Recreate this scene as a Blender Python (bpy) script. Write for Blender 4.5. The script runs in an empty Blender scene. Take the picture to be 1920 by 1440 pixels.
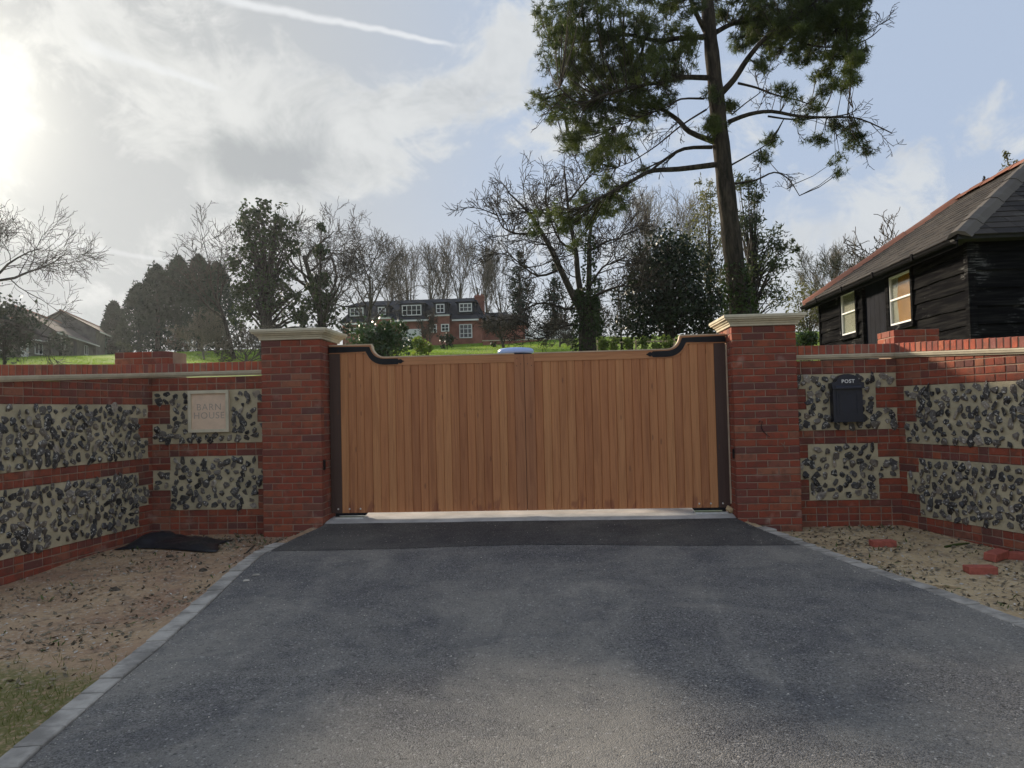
import bpy, math, random
import numpy as np
from mathutils import Matrix, Vector, Euler

# ------------------------------------------------------------------ camera
F_PX = 1441.0                                   # focal length in pixels of the 1920 px wide photograph
CAM = np.array([-1.798, -8.264, 1.277])
YAW, PITCH, ROLL = math.radians(-3.785), math.radians(1.889), math.radians(-1.342)
_fw = np.array([math.sin(YAW)*math.cos(PITCH), math.cos(YAW)*math.cos(PITCH), math.sin(PITCH)])
_rt = np.array([math.cos(YAW), -math.sin(YAW), 0.0])
_up = np.cross(_rt, _fw)
_r2 = _rt*math.cos(ROLL) + _up*math.sin(ROLL)
_u2 = -_rt*math.sin(ROLL) + _up*math.cos(ROLL)
scene = bpy.context.scene
col = scene.collection
cam_data = bpy.data.cameras.new('camera')
cam_data.sensor_width = 36.0
cam_data.lens = F_PX/1920*36.0
cam_data.clip_start, cam_data.clip_end = 0.05, 3000
cam = bpy.data.objects.new('camera', cam_data)
col.objects.link(cam)
cam.matrix_world = Matrix(((_r2[0], _u2[0], -_fw[0], CAM[0]), (_r2[1], _u2[1], -_fw[1], CAM[1]),
                           (_r2[2], _u2[2], -_fw[2], CAM[2]), (0, 0, 0, 1)))
scene.camera = cam
scene.view_settings.view_transform = 'Standard'
scene.view_settings.look = 'None'
scene.view_settings.exposure = 0.50
scene.view_settings.gamma = 1.0
scene.view_settings.use_curve_mapping = False
try:
    scene.cycles.max_bounces = 6
    scene.cycles.transparent_max_bounces = 12
    scene.cycles.volume_bounces = 0
except Exception:
    pass

def ray(u, v):
    return _fw + _r2*(u-960)/F_PX - _u2*(v-720)/F_PX
def atD(u, v, D):
    return CAM + ray(u, v)*D
def atY(u, v, Y):
    d = ray(u, v); return CAM + d*(Y-CAM[1])/d[1]

# ------------------------------------------------------------------ node helpers
def node(t, kind, ins=None, **attrs):
    nd = t.nodes.new(kind)
    for k, v in attrs.items():
        setattr(nd, k, v)
    for k, v in (ins or {}).items():
        s = nd.inputs[k]
        if isinstance(v, bpy.types.NodeSocket):
            t.links.new(v, s)
        else:
            s.default_value = v
    return nd
def M(t, op, a, b=0.0, c=0.0, clamp=False):
    return node(t, 'ShaderNodeMath', {0: a, 1: b, 2: c}, operation=op, use_clamp=clamp).outputs[0]
def DOT(t, a, b):
    return node(t, 'ShaderNodeVectorMath', {0: a, 1: b}, operation='DOT_PRODUCT').outputs['Value']
def SS(t, x, lo, hi):
    return node(t, 'ShaderNodeMapRange', {'Value': x, 'From Min': lo, 'From Max': hi}, interpolation_type='SMOOTHSTEP').outputs[0]
def LIN(t, x, lo, hi, a=0.0, b=1.0):
    return node(t, 'ShaderNodeMapRange', {'Value': x, 'From Min': lo, 'From Max': hi, 'To Min': a, 'To Max': b}).outputs[0]
def rgba(c):
    return (c[0], c[1], c[2], 1.0)
def MIX(t, f, a, b, mode='MIX'):
    nd = t.nodes.new('ShaderNodeMix'); nd.data_type = 'RGBA'; nd.blend_type = mode; nd.clamp_factor = True
    for i, v in ((0, f), (6, a), (7, b)):
        if isinstance(v, bpy.types.NodeSocket): t.links.new(v, nd.inputs[i])
        else: nd.inputs[i].default_value = rgba(v) if i > 0 else v
    return nd.outputs[2]
def RAMP(t, fac, stops, interp='LINEAR'):
    nd = t.nodes.new('ShaderNodeValToRGB'); cr = nd.color_ramp; cr.interpolation = interp
    while len(cr.elements) < len(stops): cr.elements.new(0.5)
    for e, (p, c) in zip(cr.elements, stops):
        e.position = p; e.color = rgba(c)
    t.links.new(fac, nd.inputs[0])
    return nd.outputs[0]
def NOISE(t, vec, scale, detail=4.0, rough=0.55, dist=0.0, out=0):
    ins = {'Scale': scale, 'Detail': detail, 'Roughness': rough, 'Distortion': dist}
    if vec is not None: ins['Vector'] = vec
    return node(t, 'ShaderNodeTexNoise', ins).outputs[out]
def MAPV(t, vec, scale=(1, 1, 1), loc=(0, 0, 0), rot=(0, 0, 0)):
    return node(t, 'ShaderNodeMapping', {'Vector': vec, 'Scale': scale, 'Location': loc, 'Rotation': rot}).outputs[0]

# ------------------------------------------------------------------ sun, sky
SUN_AZ, SUN_EL = math.radians(-41.5), math.radians(18.5)      # azimuth from +Y, clockwise; the glow at the photo's left
SUN = Vector((math.sin(SUN_AZ)*math.cos(SUN_EL), math.cos(SUN_AZ)*math.cos(SUN_EL), math.sin(SUN_EL)))
sd = bpy.data.lights.new('sun', 'SUN'); sd.energy = 5.0; sd.angle = math.radians(6.0); sd.color = (1.0, 0.86, 0.68)
sun = bpy.data.objects.new('sun', sd); col.objects.link(sun)
sun.rotation_euler = SUN.to_track_quat('Z', 'Y').to_euler()
sun.location = (-20, 20, 30)

def build_world():
    w = bpy.data.worlds.new('World'); scene.world = w; w.use_nodes = True
    t = w.node_tree; t.nodes.clear()
    sky = node(t, 'ShaderNodeTexSky', sky_type='NISHITA', sun_disc=False, sun_elevation=SUN_EL, sun_rotation=SUN_AZ,
               altitude=60, air_density=1.0, dust_density=0.8, ozone_density=1.5).outputs[0]
    d = node(t, 'ShaderNodeTexCoord').outputs['Generated']
    d = node(t, 'ShaderNodeVectorMath', {0: d}, operation='NORMALIZE').outputs[0]
    sep = node(t, 'ShaderNodeSeparateXYZ', {0: d})
    dz = M(t, 'MAXIMUM', sep.outputs[2], 0.0)
    # lift the physical sky towards the pale hazy blue of the photograph
    skyc = node(t, 'ShaderNodeHueSaturation', {'Color': sky, 'Saturation': 0.80, 'Value': 1.0}).outputs[0]
    hz = MIX(t, SS(t, dz, 0.0, 0.30), (6.3, 6.2, 6.0), MIX(t, SS(t, dz, 0.2, 1.0), (4.3, 5.15, 6.65), (4.4, 5.2, 6.5)))
    base = MIX(t, 0.88, skyc, hz)
    # cloud field on a flat deck
    den = M(t, 'ADD', dz, 0.22)
    px = M(t, 'DIVIDE', sep.outputs[0], den); py = M(t, 'DIVIDE', sep.outputs[1], den)
    deck = node(t, 'ShaderNodeCombineXYZ', {0: px, 1: py, 2: 0.0}).outputs[0]
    n1 = NOISE(t, MAPV(t, d, (1, 1, 1.5)), 4.4, 6.0, 0.64, 0.5)
    n2 = NOISE(t, d, 15.0, 5.0, 0.66, 0.8)
    n3 = NOISE(t, deck, 1.1, 2.0, 0.5, 0.0)
    nn = M(t, 'ADD', M(t, 'MULTIPLY', n1, 0.62), M(t, 'ADD', M(t, 'MULTIPLY', n2, 0.38), M(t, 'MULTIPLY', n3, 0.15)))
    # the clouds the photograph shows, as soft lobes in fixed sky directions
    def lobe(u, v, a, b):
        c = ray(u, v); c = c/np.linalg.norm(c)
        ru = np.cross(c, (0, 0, 1)); ru = ru/np.linalg.norm(ru); uu = np.cross(ru, c)
        df = node(t, 'ShaderNodeVectorMath', {0: d, 1: tuple(c)}, operation='SUBTRACT').outputs[0]
        e = M(t, 'ADD', M(t, 'POWER', M(t, 'ABSOLUTE', M(t, 'DIVIDE', DOT(t, df, tuple(ru)), a/F_PX)), 2.0),
              M(t, 'POWER', M(t, 'ABSOLUTE', M(t, 'DIVIDE', DOT(t, df, tuple(uu)), b/F_PX)), 2.0))
        return M(t, 'EXPONENT', M(t, 'MULTIPLY', e, -1.0))
    def total(ls):
        s = None
        for u, v, a, b, wgt in ls:
            g = M(t, 'MULTIPLY', lobe(u, v, a, b), wgt)
            s = g if s is None else M(t, 'ADD', s, g)
        return s
    lob = total([(500, 285, 240, 120, 0.25), (540, 130, 110, 80, 0.20), (745, 260, 150, 95, 0.20), (790, 150, 110, 60, 0.12),
                 (940, 55, 100, 110, 0.16), (185, 585, 70, 42, 0.20), (110, 470, 60, 40, 0.08), (190, 90, 210, 110, 0.20),
                 (1680, 330, 170, 80, 0.12), (1900, 210, 60, 110, 0.12), (1560, 430, 220, 60, 0.10), (1330, 330, 160, 60, 0.06),
                 (300, 460, 320, 60, 0.12), (1250, 150, 190, 160, -0.12), (1750, 90, 190, 130, -0.14), (870, 330, 70, 110, -0.12), (690, 60, 130, 60, -0.12), (330, 330, 60, 60, -0.06)])
    nn = M(t, 'ADD', M(t, 'MULTIPLY', M(t, 'SUBTRACT', nn, 0.575), 1.7), 0.575)
    fld = M(t, 'ADD', nn, lob)
    cov = M(t, 'MULTIPLY', SS(t, fld, 0.57, 0.80), 0.95)
    n4 = NOISE(t, MAPV(t, d, (1, 1, 1.3), (3.1, 1.7, 0.4)), 8.0, 5.0, 0.62, 0.6)
    thick = SS(t, M(t, 'ADD', M(t, 'ADD', M(t, 'MULTIPLY', lobe(500, 305, 110, 48), 0.40), M(t, 'MULTIPLY', lobe(190, 605, 60, 30), 0.15)),
                    M(t, 'ADD', M(t, 'MULTIPLY', n4, 1.0), M(t, 'MULTIPLY', M(t, 'SUBTRACT', fld, 0.6), 0.30))), 0.48, 0.92)
    cs = DOT(t, d, tuple(SUN))
    near = M(t, 'POWER', M(t, 'MAXIMUM', cs, 0.0), 5.0)
    lit = MIX(t, near, (6.1, 6.4, 6.7), (6.9, 6.95, 6.8))
    dark = MIX(t, near, (4.3, 4.6, 5.1), (3.7, 3.9, 4.0))
    cloud = MIX(t, thick, lit, dark)
    base = MIX(t, SS(t, cs, 0.76, 0.985), base, (4.8, 4.95, 5.05))
    c = MIX(t, cov, base, cloud)
    # condensation trails
    def trail(p, q, wid, lo, hi):
        a = ray(*p); a = a/np.linalg.norm(a); b = ray(*q); b = b/np.linalg.norm(b)
        nrm = np.cross(a, b); nrm = nrm/np.linalg.norm(nrm); tan = np.cross(nrm, a); L = float(np.dot(b, tan))
        along = M(t, 'DIVIDE', DOT(t, d, tuple(tan)), L)
        off = M(t, 'ADD', DOT(t, d, tuple(nrm)), M(t, 'MULTIPLY', M(t, 'SUBTRACT', NOISE(t, d, 26.0, 2.0, 0.6), 0.5), wid*1.2))
        wloc = LIN(t, along, 0.0, 1.0, wid, wid*0.45)
        m = M(t, 'SUBTRACT', 1.0, SS(t, M(t, 'ABSOLUTE', off), M(t, 'MULTIPLY', wloc, 0.1), wloc))
        win = M(t, 'MULTIPLY', SS(t, along, lo-0.06, lo+0.1), M(t, 'SUBTRACT', 1.0, SS(t, along, hi-0.12, hi+0.04)))
        return M(t, 'MULTIPLY', M(t, 'MULTIPLY', m, win), SS(t, DOT(t, d, tuple(a)), 0.2, 0.5))
    tr = M(t, 'ADD', trail((400, -5), (860, 86), 0.0085, 0.0, 1.0), M(t, 'MULTIPLY', trail((150, 80), (420, 170), 0.010, 0.0, 1.0), 0.6))
    tr = M(t, 'ADD', tr, M(t, 'MULTIPLY', trail((80, 450), (330, 492), 0.007, 0.0, 1.0), 0.4))
    c = MIX(t, M(t, 'MULTIPLY', tr, 0.75, clamp=True), c, (7.6, 7.8, 8.0))
    # sun veiled by thin cloud: bright aureole
    ang = M(t, 'ARCCOSINE', M(t, 'MINIMUM', cs, 0.99999))
    g1 = M(t, 'MULTIPLY', M(t, 'EXPONENT', M(t, 'MULTIPLY', M(t, 'POWER', M(t, 'DIVIDE', ang, 0.085), 2.0), -1.0)), 9.0)
    g2 = M(t, 'MULTIPLY', M(t, 'EXPONENT', M(t, 'DIVIDE', ang, -0.15)), 2.0)
    glow = node(t, 'ShaderNodeVectorMath', {0: (1.0, 0.93, 0.74), 'Scale': M(t, 'ADD', g1, g2)}, operation='SCALE').outputs[0]
    c = MIX(t, 1.0, c, glow, 'ADD')
    bg = node(t, 'ShaderNodeBackground', {'Color': c, 'Strength': 0.079})
    out = node(t, 'ShaderNodeOutputWorld', {'Surface': bg.outputs[0]})
build_world()

# ------------------------------------------------------------------ mesh and object helpers
rng = random.Random(7)
nrng = np.random.default_rng(11)
class MB:
    def __init__(self): self.v = []; self.f = []
    def add(self, vs, fs):
        o = len(self.v); self.v += [tuple(map(float, p)) for p in vs]; self.f += [tuple(i+o for i in f) for f in fs]; return self
    def box(self, x0, x1, y0, y1, z0, z1):
        return self.add([(x0,y0,z0),(x1,y0,z0),(x1,y1,z0),(x0,y1,z0),(x0,y0,z1),(x1,y0,z1),(x1,y1,z1),(x0,y1,z1)],
                        [(0,3,2,1),(4,5,6,7),(0,1,5,4),(1,2,6,5),(2,3,7,6),(3,0,4,7)])
    def bar(self, a, b, w, h=None, up=(0, 0, 1)):
        a = Vector(a); b = Vector(b); h = h or w; t = (b-a).normalized(); up = Vector(up)
        s = t.cross(up)
        if s.length < 1e-4: s = t.cross(Vector((1, 0, 0)))
        s.normalize(); u = s.cross(t)
        vs = [p + s*i*w/2 + u*j*h/2 for p in (a, b) for i, j in ((-1,-1),(1,-1),(1,1),(-1,1))]
        return self.add(vs, [(0,1,2,3),(7,6,5,4),(0,4,5,1),(1,5,6,2),(2,6,7,3),(3,7,4,0)])
    def prism(self, poly, y0, y1):
        n = len(poly)
        vs = [(p[0], y0, p[1]) for p in poly] + [(p[0], y1, p[1]) for p in poly]
        return self.add(vs, [tuple(range(n)), tuple(range(2*n-1, n-1, -1))] + [(i, i+n, (i+1) % n+n, (i+1) % n) for i in range(n)])
    def tube(self, pts, rad, n=6, cap=True):
        pts = [Vector(p) for p in pts]; rings = []
        for i, p in enumerate(pts):
            t = (pts[min(i+1, len(pts)-1)] - pts[max(i-1, 0)])
            t = t.normalized() if t.length > 1e-9 else Vector((0, 0, 1))
            s = t.cross(Vector((0.31, 0.95, 0.05))); s = s.normalized() if s.length > 1e-4 else Vector((1, 0, 0))
            u = s.cross(t); r = rad[i] if hasattr(rad, '__len__') else rad
            rings += [p + (s*math.cos(2*math.pi*k/n) + u*math.sin(2*math.pi*k/n))*r for k in range(n)]
        fs = [(i*n+k, i*n+(k+1) % n, (i+1)*n+(k+1) % n, (i+1)*n+k) for i in range(len(pts)-1) for k in range(n)]
        if cap: fs += [tuple(range(n-1, -1, -1)), tuple(range((len(pts)-1)*n, len(pts)*n))]
        return self.add(rings, fs)
    def mesh(self, name, mat, smooth=False):
        me = bpy.data.meshes.new(name); me.from_pydata(self.v, [], self.f); me.update()
        if mat: me.materials.append(mat)
        if smooth: me.polygons.foreach_set('use_smooth', [True]*len(me.polygons))
        return me
    def build(self, name, mat, parent=None, smooth=False):
        return obj(name, self.mesh(name, mat, smooth), parent)
def obj(name, me, parent=None, loc=None, rz=0.0, scale=None):
    o = bpy.data.objects.new(name, me); col.objects.link(o)
    if parent is not None: o.parent = parent
    if loc is not None: o.location = loc
    if rz: o.rotation_euler = (0, 0, rz)
    if scale is not None: o.scale = scale
    return o
def thing(name, label, cat, loc=(0, 0, 0), rz=0.0, group=None):
    o = bpy.data.objects.new(name, None); col.objects.link(o); o.empty_display_size = 0.1
    o.location = loc; o.rotation_euler = (0, 0, rz)
    return tag(o, label, cat, group)
def tag(o, label, cat, group=None):
    o['label'] = label; o['category'] = cat
    if group: o['group'] = group
    return o
def structure(o):
    o['kind'] = 'structure'; return o
def stuff(o, label=None, cat=None):
    o['kind'] = 'stuff'
    if label: o['label'] = label
    if cat: o['category'] = cat
    return o
def npmesh(name, V, F, mat, smooth=False):
    V = np.asarray(V, np.float32); F = np.asarray(F, np.int32); k = F.shape[1]
    me = bpy.data.meshes.new(name); me.vertices.add(len(V)); me.vertices.foreach_set('co', V.ravel())
    me.loops.add(F.size); me.loops.foreach_set('vertex_index', F.ravel())
    me.polygons.add(len(F)); me.polygons.foreach_set('loop_start', np.arange(0, F.size, k, dtype=np.int32))
    me.polygons.foreach_set('loop_total', np.full(len(F), k, np.int32))
    if smooth: me.polygons.foreach_set('use_smooth', np.ones(len(F), bool))
    me.update(calc_edges=True); me.validate()
    if mat: me.materials.append(mat)
    return me

# ------------------------------------------------------------------ materials
def newmat(name):
    m = bpy.data.materials.new(name); m.use_nodes = True; t = m.node_tree; t.nodes.clear()
    return m, t
def finish(t, color, rough=0.8, height=None, strength=0.3, dist=0.01, spec=0.4, metal=0.0, coat=0.0):
    ins = {'Base Color': color if isinstance(color, bpy.types.NodeSocket) else rgba(color), 'Roughness': rough,
           'Specular IOR Level': spec, 'Metallic': metal, 'Coat Weight': coat}
    if height is not None:
        ins['Normal'] = node(t, 'ShaderNodeBump', {'Height': height, 'Strength': strength, 'Distance': dist}).outputs[0]
    b = node(t, 'ShaderNodeBsdfPrincipled', ins)
    node(t, 'ShaderNodeOutputMaterial', {'Surface': b.outputs[0]})
    return b
def geo_pos(t): return node(t, 'ShaderNodeNewGeometry').outputs['Position']
def objc(t): return node(t, 'ShaderNodeTexCoord').outputs['Object']
def rnd(t): return node(t, 'ShaderNodeObjectInfo').outputs['Random']

def mat_plain(name, c, rough=0.7, var=0.25, scale=6.0, bump=0.2, spec=0.4, metal=0.0, bscale=60.0):
    m, t = newmat(name); p = geo_pos(t)
    n = NOISE(t, p, scale, 5.0, 0.6)
    lo = tuple(x*(1-var) for x in c); hi = tuple(min(x*(1+var), 0.95) for x in c)
    cc = MIX(t, SS(t, n, 0.3, 0.7), lo, hi)
    finish(t, cc, rough, NOISE(t, p, bscale, 4.0, 0.6), bump, 0.004, spec, metal)
    return m
def mat_brick(name, tone=1.0):
    m, t = newmat(name); p = geo_pos(t); r = rnd(t)
    c = RAMP(t, r, [(0.0, (.40*tone, .118*tone, .062*tone)), (0.22, (.33*tone, .082*tone, .046*tone)), (0.42, (.37*tone, .090*tone, .052*tone)),
                    (0.62, (.28*tone, .070*tone, .044*tone)), (0.78, (.22*tone, .078*tone, .064*tone)), (0.86, (.17*tone, .068*tone, .058*tone)),
                    (0.93, (.40*tone, .155*tone, .088*tone)), (1.0, (.25*tone, .082*tone, .064*tone))])
    n = NOISE(t, p, 11.0, 5.0, 0.62)
    c = MIX(t, M(t, 'MULTIPLY', SS(t, n, 0.42, 0.68), 0.7), c, (.165*tone, .072*tone, .052*tone))
    n2 = NOISE(t, p, 38.0, 4.0, 0.6)
    c = MIX(t, M(t, 'MULTIPLY', SS(t, n2, 0.60, 0.78), 0.35), c, (.46, .30, .23))
    n3 = NOISE(t, p, 5.0, 3.0, 0.5)
    c = MIX(t, M(t, 'MULTIPLY', SS(t, n3, 0.60, 0.78), 0.35), c, (.50, .40, .33))
    h = M(t, 'ADD', NOISE(t, p, 90.0, 5.0, 0.65), M(t, 'MULTIPLY', NOISE(t, p, 22.0, 3.0, 0.5), 1.2))
    finish(t, c, 0.88, h, 0.55, 0.006, 0.25)
    return m
def mat_flint(mass=False):
    m, t = newmat('flint'); p = geo_pos(t); r = rnd(t)
    if mass: r = node(t, 'ShaderNodeSeparateColor', {0: node(t, 'ShaderNodeTexVoronoi', {'Vector': p, 'Scale': 13.0}, feature='F1').outputs['Color']}).outputs[0]
    c = RAMP(t, r, [(0, (.026, .025, .025)), (.3, (.064, .060, .056)), (.5, (.14, .12, .098)), (.66, (.034, .034, .037)), (.78, (.24, .20, .155)), (.88, (.05, .05, .055)), (1, (.33, .28, .22))])
    n = NOISE(t, p, 42.0, 4.0, 0.6, 0.6)
    c = MIX(t, SS(t, n, 0.57, 0.64), c, (.56, .53, .47))
    c = MIX(t, M(t, 'MULTIPLY', SS(t, NOISE(t, p, 24.0, 3.0), 0.5, 0.7), 0.6), c, (.030, .029, .029))
    finish(t, c, LIN(t, n, 0.3, 0.7, 0.35, 0.75), n, 0.5, 0.012, 0.35)
    return m
def mat_mortar(name, c, fine=120.0):
    m, t = newmat(name); p = geo_pos(t)
    n = NOISE(t, p, 4.0, 5.0, 0.6); g = NOISE(t, p, fine, 4.0, 0.7)
    cc = MIX(t, SS(t, n, 0.3, 0.7), tuple(x*0.82 for x in c), tuple(x*1.12 for x in c))
    cc = MIX(t, SS(t, g, 0.55, 0.8), cc, tuple(x*0.62 for x in c))
    finish(t, cc, 0.95, M(t, 'ADD', g, M(t, 'MULTIPLY', NOISE(t, p, 18.0, 3.0), 1.5)), 0.6, 0.008, 0.15)
    return m
def mat_wood(name, stops, along=2, rough=0.55, gs=1.0, coat=0.0):
    m, t = newmat(name); r = rnd(t); p = objc(t)
    off = node(t, 'ShaderNodeCombineXYZ', {0: M(t, 'MULTIPLY', r, 37.0), 1: M(t, 'MULTIPLY', r, 11.0), 2: M(t, 'MULTIPLY', r, 23.0)}).outputs[0]
    pv = node(t, 'ShaderNodeVectorMath', {0: p, 1: off}, operation='ADD').outputs[0]
    sc = [14*gs, 14*gs, 14*gs]; sc[along] = 0.9*gs
    sf = [90*gs, 90*gs, 90*gs]; sf[along] = 2.2*gs
    c = RAMP(t, r, stops)
    g1 = NOISE(t, MAPV(t, pv, tuple(sc)), 1.0, 4.0, 0.6, 1.2)
    g2 = NOISE(t, MAPV(t, pv, tuple(sf)), 1.0, 4.0, 0.6, 0.3)
    c = MIX(t, M(t, 'MULTIPLY', SS(t, g1, 0.42, 0.68), 0.45), c, MIX(t, 1.0, c, (.60, .50, .46), 'MULTIPLY'))
    c = MIX(t, M(t, 'MULTIPLY', SS(t, g2, 0.45, 0.7), 0.38), c, MIX(t, 1.0, c, (.55, .46, .42), 'MULTIPLY'))
    if along == 2:
        z = node(t, 'ShaderNodeSeparateXYZ', {0: p}).outputs[2]
        st = M(t, 'MULTIPLY', SS(t, NOISE(t, MAPV(t, p, (7, 7, 2.5)), 1.0, 3.0, 0.6, 0.4), 0.56, 0.66), SS(t, z, 0.42, 0.20))
        c = MIX(t, M(t, 'MULTIPLY', st, 0.6), c, (.20, .06, .035))
        kn = node(t, 'ShaderNodeTexVoronoi', {'Vector': MAPV(t, pv, (9, 9, 2.4)), 'Scale': 1.0}, feature='F1').outputs['Distance']
        c = MIX(t, M(t, 'MULTIPLY', SS(t, kn, 0.11, 0.05), 0.6), c, (.15, .06, .03))
    finish(t, c, rough, g2, 0.12, 0.002, 0.4, coat=coat)
    return m
def mat_leaf(name, lo, hi, scale=1.6, trans=0.35, rough=0.6, spec=0.3):
    m, t = newmat(name); p = geo_pos(t)
    n = NOISE(t, p, scale, 3.0, 0.6); n2 = node(t, 'ShaderNodeTexWhiteNoise', {'Vector': MAPV(t, p, (6, 6, 6))}, noise_dimensions='3D').outputs['Value']
    f = M(t, 'ADD', M(t, 'MULTIPLY', SS(t, n, 0.3, 0.7), 0.75), M(t, 'MULTIPLY', n2, 0.25))
    c = MIX(t, f, lo, hi)
    b = node(t, 'ShaderNodeBsdfPrincipled', {'Base Color': c, 'Roughness': rough, 'Specular IOR Level': spec})
    tr = node(t, 'ShaderNodeBsdfTranslucent', {'Color': MIX(t, 1.0, c, (1.3, 1.35, 0.75), 'MULTIPLY')})
    mx = node(t, 'ShaderNodeMixShader', {0: trans, 1: b.outputs[0], 2: tr.outputs[0]})
    node(t, 'ShaderNodeOutputMaterial', {'Surface': mx.outputs[0]})
    return m
def mat_bark(name, lo, hi, s=6.0, bump=0.8):
    m, t = newmat(name); p = geo_pos(t)
    pv = MAPV(t, p, (s*1.6, s*1.6, s*0.35))
    n = NOISE(t, pv, 1.0, 5.0, 0.65, 0.6)
    c = MIX(t, SS(t, n, 0.35, 0.68), lo, hi)
    finish(t, c, 0.95, n, bump, 0.05, 0.15)
    return m
def mat_asphalt(name, base, dust, amt, spec=0.35, rough=0.72, fine=150.0, pale=0.5):
    m, t = newmat(name); p = geo_pos(t)
    n0 = NOISE(t, p, 0.6, 9.0, 0.72, 0.6); n1 = NOISE(t, p, 1.9, 9.0, 0.74, 0.4); n2 = NOISE(t, MAPV(t, p, (2.2, 0.6, 1), rot=(0, 0, 0.25)), 1.0, 8.0, 0.7, 0.3)
    vo = node(t, 'ShaderNodeTexVoronoi', {'Vector': p, 'Scale': fine}, feature='F1')
    stone = node(t, 'ShaderNodeSeparateColor', {0: vo.outputs['Color']}).outputs[0]
    c = MIX(t, stone, tuple(x*0.30 for x in base), tuple(x*2.0 for x in base))
    c = MIX(t, M(t, 'MULTIPLY', SS(t, n0, 0.38, 0.66), amt), c, dust)
    c = MIX(t, M(t, 'MULTIPLY', SS(t, n2, 0.52, 0.75), amt*0.7), c, tuple(x*1.25 for x in dust))
    c = MIX(t, M(t, 'MULTIPLY', SS(t, n1, 0.46, 0.66), 0.8), c, MIX(t, 1.0, c, (.62, .64, .70), 'MULTIPLY'))
    big = node(t, 'ShaderNodeTexVoronoi', {'Vector': p, 'Scale': fine*0.62}, feature='F1')
    sp = node(t, 'ShaderNodeSeparateColor', {0: big.outputs['Color']}).outputs[1]
    c = MIX(t, M(t, 'MULTIPLY', M(t, 'GREATER_THAN', sp, 0.975), pale), c, (.45, .43, .40))
    pit = NOISE(t, p, fine*0.35, 3.0, 0.6)
    c = MIX(t, M(t, 'MULTIPLY', SS(t, pit, 0.56, 0.72), 0.7), c, (.012, .012, .014))
    h = M(t, 'ADD', M(t, 'MULTIPLY', vo.outputs['Distance'], -1.0), M(t, 'MULTIPLY', pit, -0.9))
    finish(t, c, rough, h, 0.75, 0.006, spec)
    return m
MAT = {}
MAT['brick'] = mat_brick('brick_red', 0.80)
MAT['coping'] = mat_brick('coping_brick', 1.2)  # cleaner orange-red brick, tone also raised for sun on the coping
MAT['mortar'] = mat_mortar('brick_mortar', (.33, .235, .175))
MAT['flint'] = mat_flint(); MAT['flint_mass'] = mat_flint(True)
MAT['flint_mortar'] = mat_mortar('lime_mortar', (.46, .395, .262), 70.0)
MAT['stone'] = mat_plain('cast_stone', (.56, .50, .37), 0.85, 0.10, 9.0, 0.25, 0.2)
MAT['plaque'] = mat_plain('plaque_stone', (.68, .51, .37), 0.85, 0.07, 14.0, 0.15, 0.2)
MAT['letter'] = mat_plain('letter_shade', (.40, .33, .27), 0.9, 0.1, 14.0, 0.1, 0.1)  # darker tone painted for the shade inside the engraved letters
WOODS = [(0, (.50, .208, .082)), (.14, (.47, .186, .072)), (.28, (.54, .240, .096)), (.42, (.40, .156, .062)), (.56, (.52, .222, .088)),
         (.7, (.44, .174, .068)), (.84, (.55, .250, .100)), (1.0, (.48, .194, .078))]
MAT['wood'] = mat_wood('iroko_board', WOODS)
MAT['wood_h'] = mat_wood('iroko_rail', [(0, (.50, .225, .095)), (1, (.52, .235, .10))], along=0)
MAT['wood_v'] = mat_wood('iroko_stile', [(0, (.41, .172, .075)), (1, (.43, .182, .08))])
MAT['wood_dark'] = mat_wood('shade_dark_stile', [(0, (.085, .050, .040)), (1, (.09, .052, .038))])  # dark tone paints the recess shade on the hanging stiles
MAT['iron'] = mat_plain('black_iron', (.010, .0105, .013), 0.55, 0.2, 20.0, 0.1, 0.25)
MAT['steel'] = mat_plain('galvanised_steel', (.62, .63, .63), 0.35, 0.12, 20.0, 0.1, 0.5, 0.9)
MAT['bolt'] = mat_plain('bright_bolt', (.75, .72, .68), 0.3, 0.1, 20.0, 0.05, 0.5, 0.9)
MAT['asphalt'] = mat_asphalt('asphalt', (.115, .110, .105), (.27, .248, .21), 0.72)
MAT['asphalt_dark'] = mat_asphalt('asphalt_dark', (.050, .048, .047), (.15, .14, .12), 0.55, rough=0.7, pale=0.2)
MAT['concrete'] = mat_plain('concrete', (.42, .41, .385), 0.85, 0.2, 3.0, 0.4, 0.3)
MAT['kerb'] = mat_plain('kerb_block', (.33, .305, .27), 0.9, 0.35, 5.0, 0.5, 0.2, bscale=130)
MAT['black_board'] = None
MAT['navy'] = mat_plain('navy_enamel', (.008, .010, .022), 0.42, 0.2, 10.0, 0.12, 0.5)
MAT['white'] = mat_plain('white_paint', (.72, .72, .70), 0.5, 0.06, 6.0, 0.1)
MAT['loose_brick'] = mat_plain('clean_red_brick', (.36, .105, .075), 0.85, 0.16, 25.0, 0.4, 0.2)
MAT['plastic_sheet'] = mat_plain('black_plastic', (.014, .015, .020), 0.35, 0.2, 10.0, 0.2, 0.5)

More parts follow.
